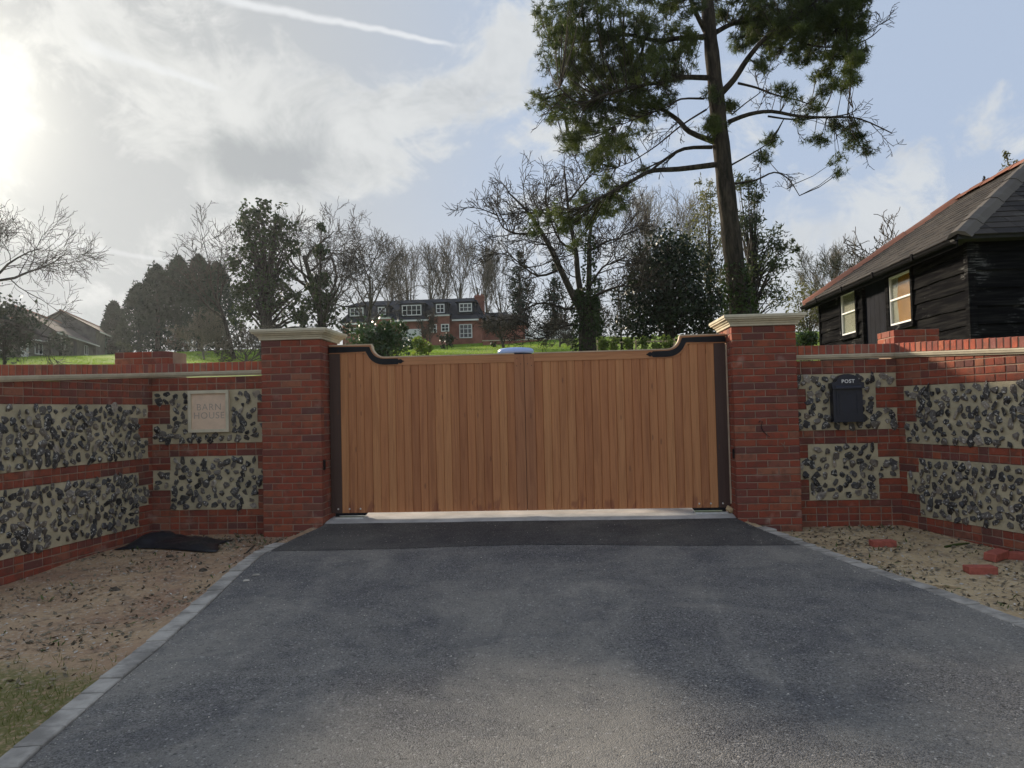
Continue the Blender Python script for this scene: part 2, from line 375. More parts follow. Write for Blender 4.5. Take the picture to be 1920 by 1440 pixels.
# ------------------------------------------------------------------ ground
ZD = np.array([(-40,-.45),(-14,-.30),(-8,-.25),(-4.5,-.17),(-2,-.09),(-1,-.03),(0,.06),(.1,.085),(.3,.10),(3,.13),(12,.95)])
HILL = np.array([(-60,-.5),(-40,-.45),(-14,-.30),(-8,-.25),(-4.5,-.20),(-2.2,-.165),(-1.2,-.115),(0,-.065),(.5,-.05),(1.2,.06),(3,.13),(6,.50),(10,1.0),(15,1.6),(22,2.4),
                 (32,3.6),(42,4.9),(52,6.2),(62,7.4),(72,8.3),(100,9.5),(160,12.0),(420,17)])
def zdrive(Y): return np.interp(Y, ZD[:, 0], ZD[:, 1])
LE = np.array([(-30,-1.5),(-14,-2.0),(-9,-3.1),(-7,-3.68),(-5.03,-4.14),(-4.33,-4.24),(-3.63,-4.32),(-2.58,-4.47),(-1.78,-4.60),(-1.1,-4.66),(-.6,-4.58),(-.15,-4.47),(.02,-4.44),(12,-4.44)])
RE = np.array([(-30,6.0),(-14,4.2),(-9,2.4),(-6,1.5),(-3.35,.98),(-2.46,.80),(-1.71,.56),(-.81,.28),(-.45,.15),(-.01,.02),(.1,-.005),(12,-.005)])
def edgeL(Y): return np.interp(Y, LE[:, 0], LE[:, 1])
def edgeR(Y): return np.interp(Y, RE[:, 0], RE[:, 1])
def sst(x): x = np.clip(x, 0, 1); return x*x*(3-2*x)
def wob(x, y):
    return (np.sin(x*1.7+y*.9)*np.sin(y*1.3-x*.6)*.5 + np.sin(x*4.1+1.3)*np.sin(y*3.7+.4)*.25 + np.sin(x*9.3+y*7.1)*.12)
def gz(x, y):
    """height of the ground sheet"""
    x = np.asarray(x, float); y = np.asarray(y, float)
    z = np.interp(y, HILL[:, 0], HILL[:, 1])
    far = sst((y-6)/30.0)
    z = z + far*wob(x*.05, y*.06)*.5
    z = z + .014*wob(x*1.6, y*1.6)*(1-sst((y-2)/6)) + .05*wob(x*.4, y*.4)*sst((y-3)/6)*(1-far)
    wing = 1.77 + .36*(.22-y)
    z = z + 1.15*sst((x-wing-.35)/2.2)*sst((y+4)/5)*(1-sst((y-9)/8))          # bank under the barn
    inside = np.minimum(x-edgeL(y), edgeR(y)-x)                               # > 0 on the drive
    k = sst((inside+.42)/.40)
    m = (y < 11.0)
    ins_ = sst((inside+.10)/.08)
    zk = zdrive(y) - .003 - .042*ins_ + .012*wob(x*3, y*3)*(1-ins_)
    k = np.where(m, k, 0.0)
    return z*(1-k) + zk*k
def G(x, y): return float(gz(x, y))
def axis(segs):
    a = []
    for lo, hi, st in segs: a += list(np.arange(lo, hi, st))
    return np.array(a + [segs[-1][1]])
gx = axis([(-300,-120,30),(-120,-30,6),(-30,-9,1.5),(-9,4.0,.085),(4,12,.5),(12,30,1.5),(30,120,6),(120,300,30)])
gy = axis([(-60,-12,4),(-12,-6,.5),(-6,1.2,.085),(1.2,12,.5),(12,100,2.0),(100,200,10),(200,420,40)])
GX, GY = np.meshgrid(gx, gy); GZ = gz(GX, GY)
nx, ny = len(gx), len(gy)
ii = (np.arange(ny-1)[:, None]*nx + np.arange(nx-1)[None, :]).ravel()
def mat_ground():
    m, t = newmat('ground'); p = geo_pos(t); s = node(t, 'ShaderNodeSeparateXYZ', {0: p}); X, Y = s.outputs[0], s.outputs[1]
    nb = NOISE(t, p, 1.3, 6.0, 0.62, 0.4); nf = NOISE(t, p, 26.0, 5.0, 0.65); nm = NOISE(t, p, 6.0, 5.0, 0.6, 0.4)
    dirt = MIX(t, SS(t, nb, 0.34, 0.66), (.34, .21, .135), (.46, .32, .195))
    dirt = MIX(t, SS(t, X, -3.0, -1.0), dirt, MIX(t, SS(t, nb, 0.34, 0.66), (.44, .32, .185), (.56, .43, .26)))
    dirt = MIX(t, M(t, 'MULTIPLY', SS(t, nm, 0.5, 0.72), 0.7), dirt, (.20, .15, .11))
    dirt = MIX(t, M(t, 'MULTIPLY', SS(t, nf, 0.54, 0.70), 0.55), dirt, (.135, .105, .08))
    vo = node(t, 'ShaderNodeTexVoronoi', {'Vector': p, 'Scale': 55.0}, feature='F1')
    sp = node(t, 'ShaderNodeSeparateColor', {0: vo.outputs['Color']}).outputs[1]
    dirt = MIX(t, M(t, 'MULTIPLY', M(t, 'GREATER_THAN', sp, 0.93), 0.6), dirt, (.52, .46, .38))
    ng = NOISE(t, p, 0.30, 5.0, 0.6, 0.3); ng2 = NOISE(t, p, 14.0, 5.0, 0.7)
    lawn = MIX(t, SS(t, ng, 0.36, 0.64), (.15, .245, .026), (.23, .31, .040))
    lawn = MIX(t, M(t, 'MULTIPLY', SS(t, ng2, 0.5, 0.75), 0.5), lawn, (.055, .10, .02))
    lawn = MIX(t, M(t, 'MULTIPLY', SS(t, NOISE(t, p, 0.9, 4.0), 0.56, 0.7), 0.45), lawn, (.16, .15, .06))
    far = SS(t, Y, 0.9, 1.6)
    side = M(t, 'ADD', X, M(t, 'MULTIPLY', M(t, 'SUBTRACT', Y, 0.22), 0.33))
    far = M(t, 'MAXIMUM', far, SS(t, side, 1.95, 2.5))                      # grass bank beyond the wing wall
    # thin grass creeping over the soil of the front verge
    gm = M(t, 'ADD', SS(t, Y, -3.1, -4.9), M(t, 'MULTIPLY', M(t, 'SUBTRACT', nb, 0.5), 1.6))
    gm = M(t, 'MULTIPLY', SS(t, gm, 0.35, 0.75), SS(t, nf, 0.30, 0.55))
    gm = M(t, 'MULTIPLY', gm, 0.85)
    c = MIX(t, gm, dirt, (.135, .14, .042))
    c = MIX(t, far, c, lawn)
    h = M(t, 'ADD', M(t, 'ADD', nf, M(t, 'MULTIPLY', nm, 1.5)), M(t, 'MULTIPLY', ng2, 1.0))
    finish(t, c, 0.95, h, 0.8, 0.03, 0.15)
    return m
structure(obj('ground', npmesh('ground', np.stack([GX.ravel(), GY.ravel(), GZ.ravel()], 1), np.stack([ii, ii+1, ii+nx+1, ii+nx], 1), mat_ground(), True)))

def strip(name, ys, fl, fr, ncol, lift, mat, crown=0.0):
    V = []
    for y in ys:
        l, r = float(fl(y)), float(fr(y))
        for j in range(ncol+1):
            a = j/ncol; x = l + (r-l)*a
            V.append((x, y, float(zdrive(y)) + lift + crown*(1-(2*a-1)**2) + .004*float(wob(x*1.2, y*1.1))*(1 if lift < .004 else 1)))
    V = np.array(V); k = ncol+1
    q = (np.arange(len(ys)-1)[:, None]*k + np.arange(ncol)[None, :]).ravel()
    return structure(obj(name, npmesh(name, V, np.stack([q, q+1, q+k+1, q+k], 1), mat, True)))
def joint_y(x): return -1.02 + .13*math.exp(-((x+2.2)/1.3)**2)
drive = strip('driveway', np.concatenate([np.arange(-30, -8, 1.0), np.arange(-8, -.7, .08), [-.7]]), lambda y: edgeL(y)+.004, lambda y: edgeR(y)-.004, 40, 0.0, MAT['asphalt'])
# darker tarmac in front of the gate: one sheet whose front edge bows, lying just over the drive
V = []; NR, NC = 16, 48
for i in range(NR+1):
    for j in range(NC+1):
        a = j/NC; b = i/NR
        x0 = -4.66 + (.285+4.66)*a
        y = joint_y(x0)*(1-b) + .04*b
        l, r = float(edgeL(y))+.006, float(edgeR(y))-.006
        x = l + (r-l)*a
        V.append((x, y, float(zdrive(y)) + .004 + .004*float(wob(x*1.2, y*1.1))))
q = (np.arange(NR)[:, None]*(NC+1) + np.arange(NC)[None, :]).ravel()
apron = structure(obj('tarmac_apron', npmesh('tarmac_apron', V, np.stack([q, q+1, q+NC+2, q+NC+1], 1), MAT['asphalt_dark'], True)))
strip('pale_threshold', [.04, .12, .25, .4, .62], lambda y: -4.44, lambda y: -.006, 30, 0.002, MAT['concrete'])  # pale concrete tone also paints the sunlit strip under the gate
strip('rear_driveway', np.arange(.62, 11.01, .5), lambda y: edgeL(y)+.004, lambda y: edgeR(y)-.004, 12, 0.0, MAT['concrete'])

# kerb blocks along both edges of the drive, pieces of the driveway
def kerb_mesh(k):
    r = random.Random(40+k); L, W, Hh = .196, .125, .10; c = .006
    vs = []
    for z, i in ((-Hh, 0), (-c, 0), (0, c)):
        for sx, sy in ((-1,-1),(1,-1),(1,1),(-1,1)):
            vs.append((sx*(L/2-i)+r.uniform(-.0015,.0015), sy*(W/2-i)+r.uniform(-.0015,.0015), z+r.uniform(-.001,.001)))
    fs = [(3,2,1,0),(8,9,10,11)] + [(a+o, (a+1)%4+o, (a+1)%4+4+o, a+4+o) for o in (0, 4) for a in range(4)]
    return MB().add(vs, fs).mesh('kerb_stone', MAT['kerb'])
kmeshes = [kerb_mesh(k) for k in range(5)]
def kerb_line(edge, side, y0, y1, lift):
    y = y0
    while y < y1:
        x = float(edge(y)); dx = float(edge(y+.05)-edge(y-.05))/.1
        L = math.hypot(dx, 1); nxn = (1/L)*side; nyn = -dx/L*side
        cx, cy = x + nxn*.064, y + nyn*.064
        o = obj('kerb_stone', rng.choice(kmeshes), drive, (cx, cy, float(zdrive(y)) + lift + rng.uniform(-.003, .003)), math.atan2(1, dx) + rng.uniform(-.012, .012))
        y += .2035/L
kerb_line(edgeL, -1, -7.6, -.75, .012)
kerb_line(edgeR, 1, -6.5, -.25, .002)

# ------------------------------------------------------------------ bricks
CO = .075
def brick_mesh(L, k, H=.0655, D=.10, mat='brick'):
    r = random.Random(int(L*1000)+k*17); c = .0045; j = lambda s=.0016: r.uniform(-s, s)
    vs = []
    for y, i in ((D, 0), (c, 0), (0, c)):
        for x, z in ((0, 0), (L, 0), (L, H), (0, H)):
            vs.append((x + (i if x == 0 else -i) + j(), y + j(.0012), z + (i if z == 0 else -i) + j()))
    fs = [(0,1,2,3),(11,10,9,8)] + [((a+1)%4+o, a+o, a+4+o, (a+1)%4+4+o) for o in (0, 4) for a in range(4)]
    return MB().add(vs, fs).mesh('brick', MAT[mat])
STR = [brick_mesh(.215, k) for k in range(5)]
HDR = [brick_mesh(.1025, k) for k in range(4)]
EDG = [brick_mesh(.065, k, .100, .11, 'coping') for k in range(4)]
def put_brick(parent, x, y, z, L, face=0.0, ref=None):
    """one brick, its face at local y, from x to x+L; face = turn about z for returns"""
    m, l0 = (STR, .215) if L > .15 else (HDR, .1025)
    if L < .02: return
    return obj('brick', rng.choice(m), parent, (x, y + rng.uniform(-.0018, .0018), z), face, (L/l0, 1, 1))
def course(parent, x0, x1, z, k, y=0.0, bond='flemish', face=0.0, tr=None):
    """a row of bricks with 10 mm joints between x0 and x1"""
    x = x0; n = 0
    if bond == 'flemish': seq = [.215, .1025] if k % 2 else [.1025, .215]
    elif bond == 'stretch': seq = [.215] if k % 2 else [.1025, .215, .215, .215, .215, .215, .215, .215]
    else: seq = [.1025]
    while x < x1 - .015:
        L = seq[n % len(seq)] if not (bond == 'stretch' and n > 0) else .215
        n += 1
        if x + L > x1 - .05: L = x1 - x
        if L > .26: L = L/2 - .005
        L = min(L, x1-x)
        if tr: tr(x, L, z)
        else: put_brick(parent, x, y, z, L, face)
        x += L + .0095

def gate_pillar(x0, label, reveal_right):
    W = .665
    t = thing('gate_pillar', label, 'pillar', (x0, 0, 0), 0, 'brick pillars either side of the gate')
    MB().box(.007, W-.007, .007, W-.007, -.35, 2.10).build('mortar', MAT['mortar'], t)
    for k in range(-3, 28):
        z = k*CO + .005
        # front face
        course(t, 0, W, z, k, 0, 'stretch')
        # inner return, the one that faces the gateway
        y = .1135
        if reveal_right:
            course(t, 0, 0, z, k)
            def tr(xx, L, zz): 
                m, l0 = (STR, .215) if L > .15 else (HDR, .1025)
                obj('brick', rng.choice(m), t, (W + rng.uniform(-.0015, .0015), xx, zz), math.pi/2, (L/l0, 1, 1))
        else:
            def tr(xx, L, zz):
                m, l0 = (STR, .215) if L > .15 else (HDR, .1025)
                obj('brick', rng.choice(m), t, (rng.uniform(-.0015, .0015), xx+L, zz), -math.pi/2, (L/l0, 1, 1))
        if k >= 0: course(t, .1135, W, z, k+1, tr=tr, bond='stretch')
    # moulded cap: square rings
    prof = [(.0, 2.102), (.020, 2.102), (.020, 2.124), (.032, 2.128), (.034, 2.142), (.052, 2.150), (.058, 2.166), (.080, 2.170), (.080, 2.184), (.092, 2.188), (.092, 2.212), (.084, 2.218), (.02, 2.224), (-.12, 2.232)]
    vs = []
    for o, z in prof: vs += [(-o, -o, z), (W+o, -o, z), (W+o, W+o, z), (-o, W+o, z)]
    fs = [(3,2,1,0)] + [(4*i+a, 4*i+(a+1)%4, 4*i+4+(a+1)%4, 4*i+4+a) for i in range(len(prof)-1) for a in range(4)] + [tuple(4*(len(prof)-1)+a for a in range(4))]
    MB().add(vs, fs).build('cap_stone', MAT['stone'], t)
    return t
GW = 4.447
pl = gate_pillar(-GW-.665, 'dusky red brick gate pillar with stone cap beside the house name plaque', True)
pr = gate_pillar(0.0, 'red brick gate pillar with stone cap beside the black post box', False)
# scrap of thin wire and a smear of mortar on the right pillar
MB().tube([(.25, -.006, 1.075), (.262, -.012, 1.095), (.286, -.012, 1.09), (.272, -.008, 1.03), (.29, -.008, .985), (.335, -.006, .94), (.36, -.004, .925)], .0035, 5).build('wire', MAT['iron'], pr)
MB().bar((.47, -.003, .86), (.50, -.004, .835), .010, .006).bar((.50, -.004, .835), (.515, -.004, .80), .010, .006).bar((.505, -.004, .84), (.51, -.004, .87), .008, .006).build('mortar_smear', MAT['mortar'], pr)
MB().box(-.012, .0, .045, .10, .70, .80).build('latch_plate', MAT['iron'], pr)
MB().box(.665, .677, .045, .10, .66, .77).build('latch_plate', MAT['iron'], pl)

# ------------------------------------------------------------------ flint walls
def flint_mesh(k):
    r = random.Random(900+k); import bmesh
    bm = bmesh.new(); n = 13
    a, b = r.uniform(.042, .064), r.uniform(.030, .046)
    for i in range(n):
        th = r.uniform(0, 2*math.pi); rr = r.uniform(.75, 1.0); ph = r.uniform(-.55, .9)
        x = a*rr*math.cos(th)*math.cos(ph*.9); z = b*rr*math.sin(th)*math.cos(ph*.9); y = -.030*math.sin(ph)*r.uniform(.55, 1.0)
        bm.verts.new((x, y, z))
    res = bmesh.ops.convex_hull(bm, input=bm.verts)
    bmesh.ops.delete(bm, geom=[v for v in bm.verts if not v.link_faces], context='VERTS')
    me = bpy.data.meshes.new('flint'); bm.to_mesh(me); bm.free(); me.materials.append(MAT['flint'])
    return me
FLINTS = [flint_mesh(k) for k in range(22)]
UP = 'FFTTTFFF'; LO = 'TTFFFTTT'
def flint_wall(label, org, tvec, length, top_panel, tl, tr_, zg, drop=0.0, drop_from=0.0, corner_strip=(0, 0), seed=1, group=None, skip=None):
    """wall with local x along tvec; visible face at local y = 0; tl, tr_: width of the brick teeth at either end"""
    rz = math.atan2(tvec[1], tvec[0]); R = random.Random(seed)
    t = thing('flint_wall', label, 'wall', (org[0], org[1], 0), rz, group)
    TH = .22
    panels = ((top_panel, UP), (top_panel-10*CO, LO))
    ztop = 23*CO
    def sag(x): return -drop*abs(x-drop_from)
    MB().add([(0,.007,-.5),(length,.007,-.5),(length,TH,-.5),(0,TH,-.5),(0,.007,ztop+sag(0)),(length,.007,ztop+sag(length)),(length,TH,ztop+sag(length)),(0,TH,ztop+sag(0))],
             [(0,3,2,1),(4,5,6,7),(0,1,5,4),(1,2,6,5),(2,3,7,6),(3,0,4,7)]).build('mortar', MAT['mortar'], t)
    # brick courses
    kmin = int(math.floor(zg/CO))-1
    zones = []
    for k in range(kmin, 23):
        z0, z1 = k*CO, (k+1)*CO
        row = None
        for ptop, pat in panels:
            i = int(round((ptop-z1)/CO))
            if 0 <= i < 8 and z0 > ptop-8*CO-1e-6: row = pat[i]
        z = z0 + .005
        if row is None:
            course(t, 0, length, z, k, bond='flemish' if (k % 3) else 'header')
            continue
        a = corner_strip[0] + (tl if row == 'T' and tl else 0); b = corner_strip[1] + (tr_ if row == 'T' and tr_ else 0)
        if a > 0: course(t, 0, a, z, k)
        if b > 0: course(t, length-b, length, z, k)
        zones.append((a, length-b, z0, z1))
    allp = []
    # pointed mortar of the flint panels, bulging a little between the stones
    for ptop, pat in panels:
        zs = [z for z in zones if ptop-8*CO-1e-6 < z[2] and z[3] < ptop+1e-6]
        mb = MB()
        for a, b, z0, z1 in zs:
            n = max(2, int((b-a)/.03)); ys = []
            for zi in range(4):
                z = z0 + (z1-z0)*zi/3
                for i in range(n+1):
                    x = a + (b-a)*i/n
                    ys.append((x, -.003-.005*math.sin(x*41+z*17+seed)*math.sin(z*53-x*13), z))
            mb.add(ys, [(zi*(n+1)+i, zi*(n+1)+i+1, (zi+1)*(n+1)+i+1, (zi+1)*(n+1)+i) for zi in range(3) for i in range(n)])
        mb.build('pointing', MAT['flint_mortar'], t, True)
        pts = []
        tries = 0
        def ok(x, z, m):
            for a, b, z0, z1 in zs:
                if z0-.001 <= z <= z1+.001: return a+m < x < b-m
            return False
        while tries < 11000:
            tries += 1
            x, z = R.uniform(0, length), R.uniform(ptop-8*CO+.032, ptop-.030)
            if not (ok(x, z, .034) and ok(x, z+.028, .028) and ok(x, z-.028, .028)): continue
            if skip and skip[0] < x < skip[1] and skip[2] < z < skip[3]: continue
            if any((x-p[0])**2/.080**2 + (z-p[1])**2/.060**2 < 1 for p in pts): continue
            pts.append((x, z))
        allp += pts
    allp.sort(key=lambda q: abs(q[0]-drop_from))
    rest = MB()
    for n_, (x, z) in enumerate(allp):
        s = R.uniform(.76, 1.30); me_ = R.choice(FLINTS)
        sc = (s*R.uniform(.85, 1.15), R.uniform(.8, 1.3), s*R.uniform(.85, 1.15)); eu = (R.uniform(-.3, .3), R.uniform(0, 6.28), R.uniform(-.35, .35))
        if n_ < 300:
            o = obj('flint', me_, t, (x, -.006, z), 0, sc); o.rotation_euler = eu
        else:
            m4 = Matrix.LocRotScale(Vector((x, -.006, z)), Euler(eu), Vector(sc))
            rest.add([m4 @ v.co for v in me_.vertices], [tuple(p.vertices) for p in me_.polygons])
    if rest.v:
        ro = rest.build('flint_stones', MAT['flint_mass'], t); ro['kind'] = 'stuff'
    # moulded string course
    zb = ztop + .010
    pr_ = [(.01, 0), (-.014, 0), (-.020, .012), (-.034, .018), (-.040, .036), (-.044, .040), (-.044, .052), (.01, .056)]
    vs = []
    for x in (0, length):
        vs += [(x, y, zb + dz + sag(x)) for y, dz in pr_]
    n = len(pr_)
    MB().add(vs, [(i, (i+1) % n, (i+1) % n+n, i+n) for i in range(n)] + [tuple(range(n-1, -1, -1)), tuple(range(n, 2*n))]).build('string_course', MAT['stone'], t)
    # brick-on-edge coping
    zc = zb + .058
    MB().add([(0,-.010,zc-.012+sag(0)),(length,-.010,zc-.012+sag(length)),(length,TH+.01,zc-.012+sag(length)),(0,TH+.01,zc-.012+sag(0)),
              (0,-.010,zc+.094+sag(0)),(length,-.010,zc+.094+sag(length)),(length,TH+.01,zc+.094+sag(length)),(0,TH+.01,zc+.094+sag(0))],
             [(0,3,2,1),(4,5,6,7),(0,1,5,4),(1,2,6,5),(2,3,7,6),(3,0,4,7)]).build('coping_mortar', MAT['mortar'], t)
    x = .004
    while x < length-.06:
        o = obj('coping_brick', R.choice(EDG), t, (x, -.0165 + R.uniform(-.001, .001), zc - .004 + sag(x)), 0, (1, 2.33, 1))
        x += .0748
    return t
ZC = 23*CO + .010 + .058 + .096
CR, CL = (1.77, .22), (-6.485, .22)
fr = flint_wall('brick and flint wall section behind the black post box', (.665, .22), (1, 0), 1.77-.665+.02, 21*CO, .15, .215, -.06, corner_strip=(0, .03), seed=3, skip=(.38, .72, 1.05, 1.53))
fl = flint_wall('brick and flint wall section behind the house name plaque', (-6.485-.02, .22), (1, 0), 6.485-GW-.665+.02, 21*CO, .205, .14, -.07, corner_strip=(.03, 0), seed=4, skip=(.43, .98, 1.07, 1.60))
tv = np.array([.315, -.95]); tv = tv/np.linalg.norm(tv)
wr = flint_wall('sunlit brick and flint wing wall beside the loose red bricks', CR, tv, 2.75, 19*CO, .165, 0, -.22, drop=.05, drop_from=0.0, corner_strip=(.10, 0), seed=5)
LW = 2.85; tl_ = np.array([.10, .995]); tl_ = tl_/np.linalg.norm(tl_)
wl = flint_wall('long hazy brick and flint wing wall beside the black plastic sheet', (CL[0]-tl_[0]*LW, CL[1]-tl_[1]*LW), tl_, LW, 19*CO, 0, .165, -.22, drop=.055, drop_from=LW, corner_strip=(0, .08), seed=6)
def end_return(parent, x, out):
    for k in range(-4, 22):
        z = k*CO + .005
        m = rng.choice(STR if k % 2 else HDR); n_ = 1 if k % 2 else 2
        for j in range(n_):
            if out > 0: obj('brick', m, parent, (x+.004, .002+j*.112, z), math.pi/2)
            else: obj('brick', m, parent, (x-.004, .002+j*.112+(.215 if n_ == 1 else .1025), z), -math.pi/2)
end_return(wr, 2.75, 1); end_return(wl, 0.0, -1)
# low brick piers rising above the coping at the corners
def pier(parent, x0, x1, y0, y1, zb, n):
    MB().box(x0+.006, x1-.006, y0+.006, y1-.006, zb-.2, zb+n*CO-.004).build('pier_mortar', MAT['mortar'], parent)
    for k in range(n):
        z = zb + k*CO + .004
        course(parent, x0, x1, z, k+1, y0, 'flemish')
        def tr(xx, L, zz):
            m, l0 = (STR, .215) if L > .15 else (HDR, .1025)
            obj('brick', rng.choice(m), parent, (x0, xx+L, zz), -math.pi/2, (L/l0, 1, 1))
        course(parent, y0+.1135, y1, z, k, tr=tr)
pier(fr, 1.77-.665+.0, 1.77-.665+.47, .02, .46, ZC, 2)
pier(fl, -.43, .21, .02, .46, ZC, 2)

# ------------------------------------------------------------------ gate
def swan(x):
    """top edge height at distance x from the hanging edge"""
    if x <= .50: return 2.04
    if x >= .655: return 1.892
    a = (x-.50)/.155
    return 1.892 + .148*(1-math.sqrt(max(0, 1-(1-a)**2)))
def gate_leaf(hx, sgn, label, seed):
    R = random.Random(seed); W = GW/2 - .003
    t = thing('gate_leaf', label, 'gate', (hx, .28, 0), 0, 'pair of wooden gate leaves')
    X = lambda a: sgn*a
    def P(name, mat, poly, y0, y1): 
        poly = [(X(a), z) for a, z in poly]
        if sgn < 0: poly = poly[::-1]
        return MB().prism(poly, y0, y1).build(name, mat, t)
    zb = .155
    xs = [.012] + list(np.linspace(.2, .5, 4)) + [.5 + .155*(1-math.cos(a)) for a in np.linspace(.08, math.pi/2, 12)] + [.9, 1.5, W-.10]
    # hanging and meeting stiles
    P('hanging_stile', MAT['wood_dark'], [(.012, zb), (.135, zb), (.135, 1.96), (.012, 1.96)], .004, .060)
    P('meeting_stile', MAT['wood_v'], [(W-.108, zb), (W, zb), (W, 1.890), (W-.108, 1.890)], -.003, .062)
    # top rail following the swan neck, with its paler top edge
    def resample(pl, n):
        pl = np.array(pl); d = np.concatenate([[0], np.cumsum(np.linalg.norm(np.diff(pl, axis=0), axis=1))]); s = np.linspace(0, d[-1], n)
        return np.stack([np.interp(s, d, pl[:, 0]), np.interp(s, d, pl[:, 1])], 1)
    def ribbon(name, mat, up, dn, y0, y1):
        n = len(up); vs = []
        for y in (y0, y1):
            vs += [(X(a), y, z) for a, z in up] + [(X(a), y, z) for a, z in dn]
        fs = []
        for i in range(n-1):
            fs += [(n+i, n+i+1, i+1, i), (2*n+i, 2*n+i+1, 3*n+i+1, 3*n+i), (i, i+1, 2*n+i+1, 2*n+i), (3*n+i, 3*n+i+1, n+i+1, n+i)]
        fs += [(0, 2*n, 3*n, n), (n-1, 2*n-1, 4*n-1, 3*n-1)]
        if sgn < 0: fs = [f[::-1] for f in fs]
        return MB().add(vs, fs).build(name, mat, t)
    arc = [(.497 + .158*(1-math.cos(a)), 2.04-.148*math.sin(a)) for a in np.linspace(.05, math.pi/2, 12)]
    UPL = [(.012, 2.04), (.40, 2.04), (.497, 2.04)] + arc; 
    DNL = [(.012, 1.952), (.36, 1.952), (.418, 1.950), (.44, 1.925), (.462, 1.888), (.495, 1.850), (.54, 1.822), (.60, 1.807), (.66, 1.804)]
    upr = np.vstack([resample(UPL[:3], 8)[:-1], resample(UPL[2:], 18)]); dnr = np.vstack([resample(DNL[:3], 8)[:-1], resample(DNL[2:], 18)])
    upr = np.vstack([upr, [(1.2, 1.892), (W-.108, 1.892)]]); dnr = np.vstack([dnr, [(1.2, 1.804), (W-.108, 1.804)]])
    ribbon('top_rail', MAT['wood_h'], upr, dnr, -.004, .064)
    nrm_ = np.gradient(upr, axis=0); nrm_ /= np.linalg.norm(nrm_, axis=1)[:, None]; nrm_ = np.stack([-nrm_[:, 1], nrm_[:, 0]], 1)
    ribbon('rail_cap', MAT['pale_wood'], upr + nrm_*.013, upr + nrm_*.0006, -.008, .068)
    P('bottom_rail', MAT['wood_h'], [(.14, zb+.01), (W-.11, zb+.01), (W-.11, zb+.12), (.14, zb+.12)], .032, .062)
    # tongue and groove boards
    n = 22; w = (W-.108-.135)/n
    for i in range(n):
        a0, a1 = .135 + i*w + .0006, .135 + (i+1)*w - .0006
        top = min(swan(a0-.06), swan(a1), swan(a1+.02)) - .040
        c = .0052; y0 = .004 + R.uniform(-.0008, .0008)
        poly = [(X(a0), y0+c), (X(a0+c), y0), (X(a1-c), y0), (X(a1), y0+c), (X(a1), .030), (X(a0), .030)]
        vs = [(px, py, z) for z in (zb, top) for px, py in poly]
        fs = [(5,4,3,2,1,0), (6,7,8,9,10,11)] + [(k, (k+1) % 6, (k+1) % 6+6, k+6) for k in range(6)]
        if sgn < 0: fs = [f[::-1] for f in fs]
        MB().add(vs, fs).build('board', MAT['wood'], t)
    P('backing', MAT['wood_dark'], [(.136, zb+.002), (W-.109, zb+.002), (W-.109, 1.80), (.136, 1.80)], .0302, .0315)
    # black strap hinge with spear tip along the rail
    m0 = (upr*.5+dnr*.5)[:25]; m0 = m0[m0[:, 0] < .79]; w_ = (upr-dnr)[:len(m0)]; w_ = w_/np.linalg.norm(w_, axis=1)[:, None]
    su = m0 + w_*.034; sl = m0 - w_*.034
    tipx = [(.80, .033), (.812, .017), (.826, .025), (.842, .022), (.854, .011), (.876, .001)]
    su = np.vstack([su] + [[(a, 1.848+h)] for a, h in tipx]); sl = np.vstack([sl] + [[(a, 1.848-h)] for a, h in tipx])
    ribbon('strap_hinge', MAT['iron'], su, sl, -.011, -.0045)
    if sgn > 0: P('cover_strip', MAT['wood_dark'], [(W-.03, zb), (W+.035, zb), (W+.035, 1.888), (W-.03, 1.888)], .0635, .076)
    # screws on the meeting stile and coach bolts at the foot
    for dx, z in ((.075, 1.845), (.035, 1.78), (.08, 1.76)):
        MB().tube([(X(W-dx), -.006, z), (X(W-dx), -.002, z)], .006, 6).build('screw', MAT['wood_dark'], t)
    for a in (.09, .22, .345):
        MB().tube([(X(a), -.007, zb+.045), (X(a), -.004, zb+.045), (X(a), .004, zb+.045)], [.006, .010, .011], 8).build('bolt', MAT['bolt'], t)
    # floor-mounted closer under the leaf
    z0 = float(zdrive(.28)) + .006
    sh = MB().add([(X(.06), -.01, zb-.002), (X(.42), -.01, zb-.002), (X(.42), .06, zb-.002), (X(.06), .06, zb-.002), (X(.08), -.006, z0+.022), (X(.40), -.006, z0+.022), (X(.40), .056, z0+.022), (X(.08), .056, z0+.022)],
             [(0,1,2,3),(7,6,5,4),(0,4,5,1),(1,5,6,2),(2,6,7,3),(3,7,4,0)]).build('pivot_shoe', MAT['iron'], t)
    MB().box(min(X(.05), X(.40)), max(X(.05), X(.40)), -.06, .09, z0-.01, z0+.012).build('pivot_plate', MAT['steel'], t)
    MB().tube([(X(.075), .02, z0-.01), (X(.075), .02, zb)], .022, 10).build('pivot_pin', MAT['iron'], t)
    return t
MAT['pale_wood'] = mat_plain('pale_wood_edge', (.56, .42, .29), 0.7, 0.15, 8.0, 0.2)
gate_leaf(-GW, 1, 'wooden gate leaf of upright boards hung on the dusky pillar by the plaque wall', 21)
gate_leaf(0.0, -1, 'wooden gate leaf of upright boards hung on the pillar by the post box wall', 22)
# pale timber jamb batten and a lump of foam by the right pillar
jb = MB().box(-.014, -.003, .245, .275, .20, 1.93).build('jamb_strip', MAT['pale_wood'], pr)
fb = MB(); 
for i in range(9):
    fb.tube([(-.03+rng.uniform(-.02,.02), .24+rng.uniform(-.02,.02), .10+rng.uniform(0,.07)), (-.03+rng.uniform(-.02,.02), .24, .13+rng.uniform(0,.05))], rng.uniform(.014,.026), 6)
fb.build('foam_lump', mat_plain('yellow_foam', (.62, .46, .26), .9, .2, 60, .8), pr, True)

